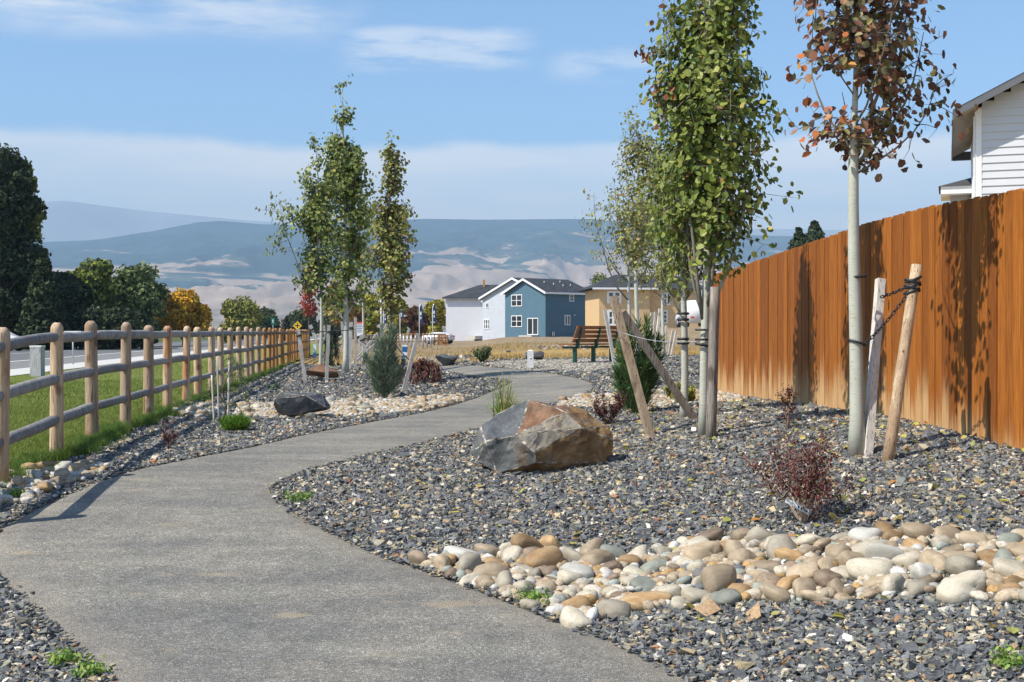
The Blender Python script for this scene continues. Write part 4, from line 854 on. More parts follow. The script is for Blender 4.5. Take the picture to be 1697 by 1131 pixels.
def weeping(label, base, w, h, n, pal, seed, name, bl=.25):
    r = np.random.default_rng(seed); T = empty(name, base, label, 'shrub'); b = MB(); b.tube([(0, 0, 0), (.03, 0, h * .5), (.1, 0, h * .92), (.18, 0, h)], [.03, .025, .018, .008], 7); P_ = []
    for k in range(16):
        az = r.uniform(0, 6.28); o = w / 2 * r.uniform(.4, 1); z0 = h * r.uniform(.7, 1); zl = h * r.uniform(.02, .35); pts = [(0, 0, z0), (math.cos(az) * o * .6, math.sin(az) * o * .6, z0 + h * .03), (math.cos(az) * o, math.sin(az) * o, z0 * .7 + zl * .3), (math.cos(az) * o * 1.03, math.sin(az) * o * 1.03, zl)]
        b.tube(pts, [.008, .007, .005, .002], 4); c = catmull([np.array(p) for p in pts], 8); P_.append(c[r.integers(2, len(c), n // 16)] + r.normal(0, .025, (n // 16, 3)))
    P_ = np.vstack(P_); D_ = r.normal(0, .4, P_.shape) + [0, 0, -1.0]; D_ /= np.linalg.norm(D_, axis=1, keepdims=True); b.build('branches', M['brown_bark'], T)
    sprays('foliage', P_, D_, r.uniform(.5, 1.2, len(P_)) * bl, r.uniform(.006, .014, len(P_)), pick(pal, [1] * len(pal), len(P_), r), parent=T)
weeping('dark weeping cedar hanging behind the stakes of the left tree', WV, .5, 1.35, 1600, [(.03, .05, .03), (.05, .075, .04)], 5, 'weeping_cedar')
WM = gp(702, 637); weeping('low lacy dark red weeping maple at the bend of the path', WM, 66 / FPX * WM.y, 40 / FPX * WM.y, 1900, [(.13, .04, .035), (.19, .07, .05), (.09, .035, .03), (.17, .1, .07)], 6, 'weeping_maple', bl=.1)
def leafy(label, base, w, h, nst, nlf, ls, pal, pw, seed, name='barberry_shrub', jit=1.6, stem=(.28, .2, .15), up=.55, bare=.35, sw=.006, asp=.8, cat='shrub'):
    r = np.random.default_rng(seed); T = empty(name, base, label, cat); b = MB(); P_ = []
    m_ = M.get('stem%s' % (stem,)) or plain('stem_bark', stem, .8, .25, 30); M['stem%s' % (stem,)] = m_
    for k in range(nst):
        az = k * 2.4 + r.uniform(-.4, .4); o = w / 2 * r.uniform(.25, 1.0); ht = h * r.uniform(.6, 1.0) * (1 - .25 * (o / (w / 2 + 1e-6)) ** 2)
        pts = [np.array([r.normal(0, .01), r.normal(0, .01), -.02]), np.array([math.cos(az) * o * .4, math.sin(az) * o * .4, ht * .38]), np.array([math.cos(az) * o * .85, math.sin(az) * o * .85, ht * .68]), np.array([math.cos(az) * o, math.sin(az) * o, ht])]
        c = catmull(pts, 6); b.tube(c, list(np.linspace(sw, sw * .3, len(c))), 5); 
        for q_ in range(3):
            i = r.integers(int(len(c) * .4), len(c) - 1); d = np.array([math.cos(az + r.normal(0, 1)), math.sin(az + r.normal(0, 1)), r.uniform(.5, 1.4)]); e = c[i] + d * h * .16 * r.uniform(.5, 1.2); b.tube([c[i], e], [sw * .5, sw * .2], 4); t = r.random((nlf // nst // 4, 1)); P_.append(c[i] * (1 - t) + e * t + r.normal(0, ls * .7 * jit, (len(t), 3)))
        i = r.integers(int(len(c) * bare), len(c), nlf // nst // 2); P_.append(c[i] + r.normal(0, ls * .8 * jit, (len(i), 3)))
    P_ = np.vstack(P_); P_[:, 2] = np.maximum(P_[:, 2], .015); ov = P_ - [0, 0, h * .4]; ov /= np.linalg.norm(ov, axis=1, keepdims=True); b.build('stems', m_, T)
    mobj('leaves', leaf_mesh('leaves', P_, ls * r.uniform(.6, 1.2, len(P_)), pick(pal, pw, len(P_), r, .25), seed, ov, aspect=asp, hang=0), T); return T
RED = [(.12, .035, .03), (.18, .05, .042), (.07, .028, .026), (.16, .08, .055), (.1, .08, .03)]
S1 = gp(1332, 868); s1 = leafy('burgundy barberry shrub in the foreground above the river stones with a white plant tag', S1, .62, .56, 26, 2300, .0105, RED, [.3, .28, .2, .12, .1], 31, bare=.55, jit=2.6, sw=.0045, stem=(.42, .3, .22))
b = MB(); p0 = Vector((-.13, -.06, .14)); p1 = Vector((.01, -.07, .065)); d = (p1 - p0); b.prism([p0, p1, p1 + Vector((.008, 0, .03)), p0 + Vector((.008, 0, .03))], (0, .002, 0)); 
tg = b.build('plant_tag', M['white_trim'], s1)
b = MB(); 
for k in (.55, .68, .8, .9): a_ = p0 + d * k; b.box(a_ + Vector((0, -.003, .006)), a_ + Vector((.009, -.001, .02)))
b.build('tag_print', M['black_rubber'], tg)
S2 = gp(1305, 714); leafy('thin upright burgundy barberry in front of the cedar fence', S2, .14, .46, 4, 420, .011, RED, [.3, .25, .3, .1, .05], 32, bare=.05)
S3 = gp(1008, 706); leafy('dark burgundy barberry between the big boulder and the green juniper', S3, .42, .42, 12, 1500, .013, RED, [.25, .15, .35, .15, .1], 33, bare=.15)
S4 = gp(278, 748); leafy('spindly burgundy barberry in the fence shadow left of the path', S4, .16, .34, 5, 300, .010, [(.1, .02, .025), (.06, .02, .02), (.14, .04, .04)], [1, 1, 1], 34, bare=.1)
S5 = gp(800, 603); leafy('small green bush with pinkish flowers beside the far bend of the path', S5, 32 / FPX * S5.y, 30 / FPX * S5.y, 12, 1100, .03, [(.07, .1, .03), (.11, .15, .04), (.05, .07, .025), (.45, .25, .25)], [.4, .3, .25, .05], 35, name='rose_bush', bare=.1)
S6 = gp(1132, 672); leafy('yellow green leafy bush behind the trunk of the second green tree', S6, 58 / FPX * S6.y, 38 / FPX * S6.y, 12, 900, .022, [(.3, .3, .06), (.4, .38, .08), (.16, .2, .04)], [.4, .3, .3], 36, name='spirea_bush', bare=.1)
S7 = gp(1085, 720) 
S8 = gp(452, 648); leafy('small bluish green juniper on the gravel near the fence', S8, .35, .18, 8, 500, .016, [(.09, .14, .1), (.14, .2, .15)], [1, 1], 37, name='low_juniper', bare=.05)
# ornamental grass behind the big boulder
def orn_grass(label, base, n, h, spread, seed, pal, pw, wid=.0075):
    r = np.random.default_rng(seed); T = empty('ornamental_grass', base, label, 'grass plant'); V = []; F = []; C = []
    for k in range(n):
        az = r.uniform(0, 6.28); ht = h * r.uniform(.5, 1); o = spread * r.uniform(0, 1) ** .8; col = pick(pal, pw, 1, r)[0]; bx, by = r.normal(0, .03, 2); s = np.array([-math.sin(az), math.cos(az), 0]); b0 = len(V); m_ = 7
        for i in range(m_):
            t = i / (m_ - 1); p = np.array([bx + math.cos(az) * o * t ** 1.6, by + math.sin(az) * o * t ** 1.6, ht * (t - (.55 * t ** 3 if o > spread * .6 else .1 * t ** 3))]); w = wid * (1 - t * .85); V += [p - s * w, p + s * w]; C += [col, col]
        F += [(b0 + 2 * i, b0 + 2 * i + 1, b0 + 2 * i + 3, b0 + 2 * i + 2) for i in range(m_ - 1)]
    mobj('blades', npmesh('blades', np.array(V), np.array(F), M['grass'], np.array(C)), T)
OG = gp(836, 712); orn_grass('clump of tall green and straw grass behind the big boulder', OG, 190, .78, .5, 4, [(.22, .3, .06), (.3, .36, .1), (.5, .42, .2), (.14, .2, .05)], [.35, .25, .25, .15])
for (x_, y_, s_, lb) in ((495, 834, .16, 'small weed growing at the inner edge of the path bend'), (878, 1003, .13, 'small green weed between the river stones and the path'), (902, 1006, .09, 'smallest weed among the stones at the path edge'), (103, 1106, .12, 'bright green weed in the gravel at the lower left corner'), (152, 1124, .12, 'weed tuft at the lower left path edge'), (24, 826, .12, 'weed in front of the stone pile under the fence'), (1672, 1112, .12, 'little weed in the gravel at the lower right corner'), (88, 785, .14, 'yellow green weed among the stones under the second fence post')):
    leafy(lb, gp(x_, y_), s_ * 1.4, s_ * .6, 12, 150, .012, [(.14, .26, .04), (.22, .34, .07), (.3, .38, .08)], [1, 1, 1], int(x_), name='weed', stem=(.15, .22, .05), bare=.1, sw=.002, cat='weed')
# thin caned espalier
EC = gp(372, 700)
def caned():
    T = empty('young_cedar', EC, 'thin drooping young cedar tied to three white canes in front of the fence', 'shrub'); r = np.random.default_rng(9)
    b = MB()
    b.tube([(0, 0, 0), (.02, 0, .2), (-.03, 0, .4), (.05, 0, .62), (.12, .0, .8)], [.012, .011, .009, .007, .003], 6); P_ = []
    for z, sx_, l_ in ((.2, 1, .2), (.25, -1, .17), (.38, 1, .28), (.42, -1, .2), (.55, 1, .25), (.6, -1, .16), (.7, 1, .24), (.78, 1, .2)):
        pts = [np.array([0, 0, z]), np.array([sx_ * l_ * .5, r.normal(0, .05), z + .05]), np.array([sx_ * l_, r.normal(0, .05), z - .05]), np.array([sx_ * l_ * 1.1, r.normal(0, .05), z - .22])]; c = catmull(pts, 6); b.tube(c, list(np.linspace(.006, .002, len(c))), 4); P_.append(c[r.integers(3, len(c), 130)] + r.normal(0, .018, (130, 3)))
    b.build('stems', M['brown_bark'], T); P_ = np.vstack(P_); D_ = r.normal(0, .6, P_.shape) + [0, 0, -.7]; D_ /= np.linalg.norm(D_, axis=1, keepdims=True)
    sprays('foliage', P_, D_, r.uniform(.03, .07, len(P_)), r.uniform(.002, .004, len(P_)), pick([(.12, .17, .07), (.2, .25, .1), (.08, .11, .05)], [1, 1, 1], len(P_), r), parent=T)
caned()
# ================================================================ STAKES
def stake(pt, pb, wpx, mat, label, dz=0.0, sq=True, group=None, name='tree_stake', tie=None):
    B = gp(*pb); top = at(pt[0], pt[1], B.y + dz); r_ = wpx / FPX * B.y / 2; b = MB(); v = top - B
    n = 7; pts = [v * (k / (n - 1) * 1.03 - .03) + Vector((noise.noise(Vector((k, pb[0], 0))) * r_ * .22, 0, 0)) for k in range(n)]
    if sq: b.tube(pts, [r_ * 1.25 * (1 + .04 * math.sin(k * 2.1)) for k in range(n)], 4, sm=False, phase=.785 + .2)
    else: b.tube(pts, [r_ * (1.06 - .1 * k / (n - 1)) for k in range(n)], 12, jit=.02)
    T = empty(name, B, label, 'stake', group); b.build('pole', M[mat], T)
    if tie:
        for f_ in tie:
            c_ = v * f_; bb = MB(); dd = v.normalized() * (r_ * .5); bb.tube([c_ - dd, c_ + dd], r_ * 1.35, 12); bb.build('strap', M['black_rubber'], T)
    return T
G = 'wooden tree stakes'
st_round = stake((1519, 440), (1471, 767), 19, 'stake_tan', 'round stake leaning right beside the red leaved tree, black chain wrapped near its top', dz=.25, sq=False, group=G)
stake((1459, 463), (1437, 757), 15, 'stake_white', 'pale square stake just right of the red leaved tree trunk', dz=.3, group=G)
stake((1185, 476), (1178, 729), 17, 'stake_grey', 'dark weathered round stake beside the dense green tree', sq=False, group=G)
stake((1016, 492), (1078, 725), 14, 'stake_tan', 'leaning square tan stake in front of the green juniper', dz=.2, group=G)
stake((1031, 517), (1152, 697), 13, 'stake_grey', 'dark stake leaning across from the juniper down to the forked trunk', dz=-.2, group=G)
stake((1002, 513), (1020, 611), 6, 'stake_white', 'thin pale stake leaning against the right end of the bench', group=G)
for i, (t_, b_, w_, lb) in enumerate([((494, 546), (506, 633), 6.5, 'leftmost white stake of the far group, leaning left beside the fence'), ((514, 539), (540, 602), 6, 'white stake crossing behind the left trunk of the far group'),
      ((545, 539), (541, 633), 6, 'upright white stake right of the left trunk of the far group'), ((536, 540), (549, 605), 5, 'white stake between the weeping cedar and the left trunk'), ((567, 537), (573, 616), 5, 'white stake touching the thick trunk of the far group'),
      ((582, 534), (579, 614), 6, 'white stake just right of the thick trunk'), ((589, 527), (589, 613), 5, 'tallest upright white stake of the far group'), ((598, 555), (622, 643), 6, 'white stake leaning in front of the grey green juniper'),
      ((693, 553), (669, 646), 6.5, 'white stake leaning right between juniper and red weeping maple'), ((641, 537), (618, 597), 4.5, 'thin stake rising behind the grey green juniper'), ((626, 553), (584, 604), 4.5, 'upper of the two slanted stakes behind the juniper'),
      ((627, 566), (583, 606), 4.5, 'lower of the two slanted stakes behind the juniper'), ((597, 560), (597, 603), 4, 'short upright stake below the real estate sign'), ((625, 551), (626, 590), 4, 'brown upright stake where the slanted stakes meet')]):
    stake(t_, b_, w_, 'stake_white' if 'brown' not in lb else 'stake_tan', lb, group=G, tie=[.88] if i in (0, 1, 2, 5) else ([.9] if i == 7 else None))
for i, (t_, b_, w_, lb) in enumerate([((1080, 518), (1080, 590), 4.5, 'leftmost pale stake of the cluster beyond the green juniper'), ((1086, 517), (1082, 588), 4, 'second pale stake from the left in the cluster beyond the juniper'), ((1094, 512), (1085, 592), 5, 'longest stake of the pale cluster, leaning right'),
      ((1098, 512), (1099, 588), 4, 'upright stake beside the white trunk in the pale cluster'), ((1091, 535), (1091, 586), 4, 'short stake in the middle of the pale cluster'), ((1104, 540), (1103, 587), 4, 'short stake at the right side of the white trunk in the pale cluster'), ((1115, 549), (1108, 590), 4, 'stake leaning right at the right end of the pale cluster'), ((1121, 549), (1113, 588), 3.5, 'rightmost stake of the pale cluster')]):
    stake(t_, b_, w_, 'stake_white', lb, group=G)
for t_, b_, lb in (((351, 622), (355, 703), 'left white cane of the young drooping cedar'), ((360, 591), (363, 704), 'middle and tallest white cane of the young drooping cedar'), ((380, 598), (378, 696), 'right white cane of the young drooping cedar')):
    stake(t_, b_, 3.2, 'stake_white', lb, name='plant_cane', group='white canes of the young cedar', sq=False)
# straps on trunks
def ring(x, z, base, r_, tall, parent_label):
    pass
def strap_thing(name, label, pieces, mat='black_rubber'):
    o = Vector(pieces[0][0][0]); T = empty(name, o, label, 'tree tie')
    for pts, r_ in pieces: b = MB(); b.tube([Vector(p) - o for p in pts], r_, 8); b.build('strap', M[mat], T)
    return T
def ringpts(c, r_, tilt=0.0):
    return [Vector((c[0] + math.cos(a) * r_, c[1] + math.sin(a) * r_, c[2] + math.cos(a) * tilt)) for a in [k * math.pi / 8 for k in range(17)]]
def zat(py, Y): return CZ + (HOR - py) / FPX * Y
cA = Vector((A.x, A.y, 0)); rA = .062
pT = at(1513, 470, gp(1471, 767).y + .23); w_ = at(1460, 493, gp(1437, 757).y + .22); tk = Vector((A.x, A.y, zat(568, A.y)))
pieces = [(ringpts((A.x + .005, A.y, zat(459, A.y)), rA + .002, .004), .010), (ringpts(tk, rA + .004, -.02), .009)]
for k in range(5): pieces.append((ringpts(pT + Vector((-.003 * k + .002, 0, -.022 * k + .03)), .052, .02 * (-1) ** k), .011))
strap_thing('tree_tie', 'black rubber tie wrapped round the red tree trunk and the top of the round stake', pieces[2:] + pieces[:2])
def chain(a, c, label, n=13, sag=.02):
    b = MB(); a = Vector(a); c = Vector(c); d = (c - a); u = d.normalized(); s = u.orthogonal().normalized(); s = (s - u * s.dot(u)).normalized(); w2 = u.cross(s)
    for k in range(n):
        m_ = a + d * ((k + .5) / n) + Vector((0, 0, -sag * math.sin(math.pi * (k + .5) / n))) - a; L_ = d.length / n * .66; vv = s if k % 2 else w2; loop = [m_ + u * math.cos(t) * L_ + vv * math.sin(t) * .011 for t in [q * math.pi / 5 for q in range(11)]]; b.tube(loop, .0045, 5)
    return b.build('chain_lock_tie', M['black_rubber'], loc=a, label=label, cat='tree tie')
chain(pT + Vector((-.03, -.04, -.05)), Vector((A.x + .05, A.y - .05, zat(570, A.y))), 'black linked tie slanting from the round stake down to the red tree trunk', 17)
chain(pT + Vector((-.04, -.02, -.02)), w_, 'black linked tie running level from the round stake to the square one', 9, .005)
strap_thing('tree_tie', 'black straps round the forked trunk of the dense green tree', [(ringpts((Bt.x, Bt.y, zat(y_, Bt.y)), .056, t_), r_) for y_, t_, r_ in ((547, 0, .009), (563, 0, .010), (572, -.012, .011))])
strap_thing('tree_tie', 'black straps round the trunk behind the forked green tree', [(ringpts((Ct.x, Ct.y, zat(y_, Ct.y)), .056, 0), .014) for y_ in (520, 530, 562, 569)])
def wire(a, c, label, sag=.05, r_=.0035, mat='wire', name='guy_wire'):
    a = Vector(a); c = Vector(c); n = 9; b = MB(); b.tube([(c - a) * (k / (n - 1)) + Vector((0, 0, -sag * math.sin(math.pi * k / (n - 1)))) for k in range(n)], r_, 6); b.build(name, M[mat], loc=a, label=label, cat='wire')
wire(at(1019, 548, gp(1078, 725).y + .1), at(1160, 566, Bt.y - .05), 'thin wire from the leaning tan stake to the forked green tree')
wire(at(1164, 564, Bt.y), at(1183, 520, gp(1178, 729).y - .03), 'short wire between the forked trunk and the dark round stake', 0)
wire(at(494, 549, gp(506, 633).y), at(545, 549, gp(541, 633).y), 'dark tie line between the stakes of the left trunk in the far group', .02, .012, 'black_rubber')
wire(at(597, 560, gp(622, 643).y), at(640, 560, E3.y), 'dark strap from the leaning stake to the trunk behind the juniper', .03, .012, 'black_rubber')
wire(at(650, 563, E3.y), at(683, 600, gp(669, 646).y), 'dark strap slanting from the trunk to the right leaning stake beside the maple', .05, .014, 'black_rubber')
wire(at(545, 548, E1.y), at(588, 546, E2.y), 'dark tie line joining the upright stakes of the far group', .02, .012, 'black_rubber')

# ================================================================ MARKERS, SIGNS, BENCH
M['sign_white'] = plain('sign_white', (.75, .76, .78), .5, .06, 10, bump=0)
M['sign_red'] = plain('sign_red', (.6, .08, .05), .5, .05, 10, bump=0)
M['sign_yellow'] = plain('sign_yellow', (.85, .5, .02), .45, .04, 10, bump=0)
M['sign_green'] = plain('sign_green', (.01, .2, .12), .45, .04, 10, bump=0)
M['flag_blue'] = plain('flag_blue', (.012, .03, .10), .6, .1, 3, bump=0)
M['marker_blue'] = plain('marker_blue', (.02, .12, .3), .5, .08, 10, bump=0)
M['marker_pale'] = plain('marker_pale', (.55, .68, .75), .5, .1, 10, bump=0)
M['galv'] = plain('galvanised_steel', (.45, .46, .47), .45, .1, 20, metal=.5, bump=0)
M['paint_white'] = plain('weathered_white_paint', (.68, .67, .64), .7, .12, 9, bump=.2)
B_ = gp(879, 611); w = 10 / FPX * B_.y; h = 31 / FPX * B_.y; T = empty('marker_post', B_, 'short white square marker post beside the path in front of the bench pad', 'marker post')
b = MB(); b.box((-w / 2, -w / 2, -.1), (w / 2, w / 2, h - .02)); b.add([(-w / 2, -w / 2, h - .02), (w / 2, -w / 2, h - .02), (w / 2, w / 2, h - .02), (-w / 2, w / 2, h - .02), (0, 0, h + .005)], [(0, 1, 4), (1, 2, 4), (2, 3, 4), (3, 0, 4)]); b.build('post_body', M['paint_white'], T)
b = MB(); b.tube([(.005, -w / 2 - .002, h * .55), (.005, -w / 2 - .004, h * .55)], w * .17, 12); b.build('number_disc', M['galv'], T)
def marker(px0, px1, y0, y1, label, segs, lean=0):
    B_ = gp((px0 + px1) / 2, y1); k = B_.y / FPX; w = (px1 - px0) * k; h = (y1 - y0) * k; T = empty('utility_marker', B_, label, 'marker post'); T.rotation_euler = (0, lean, 0)
    for a, c, m_, nm in segs:
        b = MB(); b.box((-w / 2 * (1.0 if nm == 'post_body' else 1.03), -.02 - (.004 if nm != 'post_body' else 0), h * a), (w / 2 * (1.0 if nm == 'post_body' else 1.03), .02, h * c)); b.build(nm, M[m_], T)
marker(519, 524, 571, 594, 'pale and blue utility marker standing beside the end of the log fence', [(0, 1, 'marker_pale', 'post_body'), (0, .42, 'marker_blue', 'band'), (.55, .8, 'sign_white', 'decal')])
marker(664.5, 673, 572, 613, 'white utility marker with dark blue print behind the red weeping maple', [(0, 1, 'sign_white', 'post_body'), (.72, .93, 'marker_blue', 'decal'), (.5, .58, 'marker_blue', 'decal'), (.18, .24, 'marker_blue', 'decal')], .06)
marker(545, 549, 564, 574, 'tiny white and blue marker beyond the weeping cedar', [(0, 1, 'sign_white', 'post_body'), (0, .4, 'marker_blue', 'band')])
# pedestal behind the second fence post
B_ = gp(62, 626); k = B_.y / FPX; T = empty('utility_pedestal', B_, 'weathered white square pedestal on the lawn behind the second fence post', 'utility box'); b = MB(); b.box((-9 * k, -9 * k, -.1), (9 * k, 9 * k, 50 * k)); b.build('housing', M['old_board'], T); b = MB(); b.box((-9.6 * k, -9.6 * k, 50 * k), (9.6 * k, 9.6 * k, 53 * k)); b.build('cap', M['paint_white'], T)
# blank plate sign on a pole
B_ = gp(121, 606); k = B_.y / FPX; T = empty('roadside_sign', B_, 'low white plate sign on a thin pole beside the sidewalk', 'sign'); b = MB(); b.tube([(0, 0, -.1), (0, 0, 54 * k)], .03, 8); b.build('pole', M['galv'], T); b = MB(); b.box((-14 * k, -.035, 52 * k), (14 * k, -.03, 57 * k)); b.build('plate', M['sign_white'], T)
# yellow crossroad sign
Y_ = 118; B_ = at(493, 0, Y_); B_.z = h1(B_.x, Y_); k = Y_ / FPX; T = empty('warning_sign', B_, 'yellow diamond crossroads warning sign above the far end of the fence', 'sign'); cz_ = zat(540, Y_) - B_.z; b = MB(); b.tube([(0, 0, -.1), (0, 0, cz_ + .3)], .04, 8); b.build('pole', M['galv'], T)
dd = 8.2 * k; b = MB(); b.prism([(-dd, -.06, cz_), (0, -.06, cz_ - dd), (dd, -.06, cz_), (0, -.06, cz_ + dd)], (0, .012, 0)); pl = b.build('plate', M['sign_yellow'], T)
b = MB(); s_ = dd * .5; t_ = dd * .11; b.box((-s_, -.066, cz_ - t_), (s_, -.0615, cz_ + t_)); b.box((-t_, -.068, cz_ - s_), (t_, -.0635, cz_ + s_)); b.build('cross_symbol', M['black_rubber'], pl)
b = MB(); e = dd * .93
for i in range(4):
    a_ = [(-e, 0), (0, -e), (e, 0), (0, e)][i]; c_ = [(0, -e), (e, 0), (0, e), (-e, 0)][i]; b.tube([(a_[0], -.064, cz_ + a_[1]), (c_[0], -.064, cz_ + c_[1])], .012, 4)
b.build('border', M['black_rubber'], pl)
Y_ = 130; B_ = at(452.5, 0, Y_); B_.z = h1(B_.x, Y_); T = empty('street_sign', B_, 'green street sign on a tall post beyond the fence', 'sign'); b = MB(); b.tube([(0, 0, -.1), (0, 0, zat(527, Y_) - B_.z)], .04, 8); b.build('pole', M['galv'], T); b = MB(); b.box((-.19, -.06, zat(538, Y_) - B_.z), (.19, -.045, zat(527, Y_) - B_.z)); pl = b.build('plate', M['sign_green'], T)
b = MB(); b.box((-.06, -.066, zat(535, Y_) - B_.z), (.05, -.062, zat(530, Y_) - B_.z)); b.build('print', M['sign_white'], pl)
# site sign with printed lines
Y_ = 55; B_ = at(596, 0, Y_); B_.z = h1(B_.x, Y_); k = Y_ / FPX; T = empty('site_sign', B_, 'small white site sign with a red top and dark lettering between the far trees', 'sign'); z0 = zat(557, Y_) - B_.z; z1 = zat(534, Y_) - B_.z
b = MB(); b.box((-5 * k, -.02, z0), (5 * k, .0, z1 - 3 * k)); pl = b.build('panel', M['sign_white'], T); b = MB(); b.box((-5 * k, -.02, z1 - 3 * k), (5 * k, 0, z1)); b.build('red_header', M['sign_red'], pl)
b = MB(); rr = random.Random(3)
for row in range(5):
    x = -4.2 * k
    while x < 3.8 * k:
        w = rr.uniform(.4, 1.1) * k; b.box((x, -.026, z1 - (5.4 + row * 2.9) * k), (min(x + w, 4.3 * k), -.022, z1 - (4.2 + row * 2.9) * k)); x += w + .35 * k
b.build('lettering', M['marker_blue'], pl); b = MB(); b.box((6 * k, -.03, -.1), (8 * k, .03, z1 + .02)); b.box((-5.6 * k, -.01, -.1), (-4.6 * k, .03, z0 + .1)); b.build('posts', M['paint_white'], T)
# bench seen from behind
M['bench_wood'] = plain('bench_slats', (.25, .095, .035), .5, .22, 5, sc=(1, 9, 9), bump=.2); M['bench_front'] = plain('bench_slats_front', (.25, .095, .035), .5, .22, 5, sc=(1, 9, 9))  # both slat materials have the same brown
p1 = gp(957, 603); p3 = gp(1007, 598); d = Vector((p3.x - p1.x, p3.y - p1.y, 0)); print('bench', p1, p3, d.length)
ang = rad(52); Ln = 1.62; T = empty('park_bench', p1, 'brown slatted park bench with green iron frame seen from behind', 'bench', rz=ang)
# local x along the bench, local y towards the front (away left)
def bx(a, b_, nm, m_, par=T): 
    q_ = MB(); q_.box(a, b_); return q_.build(nm, M[m_], par)
for i, x in enumerate((.0, Ln / 2, Ln)):
    q_ = MB(); q_.box((x - .04, .04, -.05), (x + .04, .12, .40)); q_.box((x - .03, -.03, .37), (x + .03, .44, .42)); q_.build('leg_frame', M['green_iron'], T)
    q_ = MB(); q_.tube([(x, .03, .40), (x, .0, .5), (x, -.08, .66), (x, -.13, .88)], .028, 6); q_.box((x - .03, -.05, .38), (x + .03, .03, .52)); q_.build('back_bracket', M['green_iron'], T)
for i in range(5):
    z = .45; y = .02 + i * .092; bx((-.17, y, z), (Ln + .17, y + .08, z + .035), 'seat_slat', 'bench_wood')
for i in range(4):
    z = .52 + i * .105; y = -.005 - i * .042; q_ = MB(); q_.prism([(-.17, y + .035, z), (-.17, y + .065, z), (-.17, y + .03, z + .09), (-.17, y, z + .09)], (Ln + .34, 0, 0)); q_.build('back_slat', M['bench_wood'], T)
# ================================================================ FAR ROWS
def at0(px, Y): p = at(px, 550, Y); p.z = h1(p.x, Y); return p
# light pole
Y_ = 92; B_ = at0(632, Y_); b = MB(); b.tube([(0, 0, -.1), (0, 0, zat(496, Y_) - B_.z)], [.1, .07], 10); b.build('light_pole', M['galv'], loc=B_, label='thin grey pole rising among the far yellow trees', cat='pole')
def flag(px, ytop, Y_, label, hh=34):
    B_ = at0(px, Y_); k = Y_ / FPX; T = empty('feather_flag', B_, label, 'flag', 'blue feather flags by the far fence'); zt_ = zat(ytop, Y_) - B_.z; b = MB(); b.tube([(0, 0, -.1), (0, 0, zt_ * .6), (.0, 0, zt_ * .9), (.1, 0, zt_)], .035, 6); b.build('pole', M['sign_white'], T)
    z0 = zt_ - hh * k; outl = [(0.0, z0), (5 * k, z0 + 2 * k), (5.2 * k, z0 + hh * k * .5), (4 * k, z0 + hh * k * .8), (.12, zt_), (0, zt_ - .1)]; b = MB(); b.prism([(x + .04, 0, z) for x, z in outl], (0, .03, 0)); fl = b.build('banner', M['flag_blue'], T)
    b = MB(); b.box((1.2 * k, -.012, z0 + hh * k * .45), (3.4 * k, -.004, z0 + hh * k * .62)); b.box((1.6 * k, -.012, z0 + hh * k * .25), (3.2 * k, -.004, z0 + hh * k * .38)); b.build('emblem', M['sign_white'], fl)
flag(636, 510, 100, 'blue feather flag left of the narrow olive tree', 28); flag(663, 513, 100, 'blue feather flag half hidden behind the narrow olive tree', 16); flag(695, 504, 96, 'tallest blue feather flag with a white emblem right of the far group'); flag(717, 504, 100, 'rightmost blue feather flag nearest the white house', 30)
for i, px in enumerate((653.5, 663.5, 669, 675, 681.5, 688.5, 701, 708, 714)):
    Y_ = 88; B_ = at0(px, Y_); b = MB(); b.tube([(0, 0, -.1), (0, 0, (20 + (3 if i == 1 else 0)) * Y_ / FPX)], .05, 8); b.build('thin_post', M['galv'], loc=B_, label='thin pale post in the row in front of the far low fence', cat='post', group='row of thin posts by the far fence')
def far_fence(px0, px1, Y0, Y1, mat, label, n):
    a, c = at0(px0, Y0), at0(px1, Y1); T = empty('rail_fence', a, label, 'fence'); 
    for i in range(n): p = a.lerp(c, i / (n - 1)) - a; p.z = h1(a.x + p.x, a.y + p.y) - a.z; b = MB(); b.tube([p - Vector((0, 0, .1)), p + Vector((0, 0, 1.0))], .06, 8); b.build('post', M[mat], T)
    for z in (.35, .62, .9): b = MB(); b.tube([Vector((0, 0, z)), c - a + Vector((0, 0, z))], .045, 8); b.build('rail', M[mat], T)
far_fence(604, 640, 78, 86, 'stake_grey', 'dark low rail fence between the far trees', 8); far_fence(655, 738, 100, 108, 'stained_post', 'golden brown rail fence left of the white house', 14)

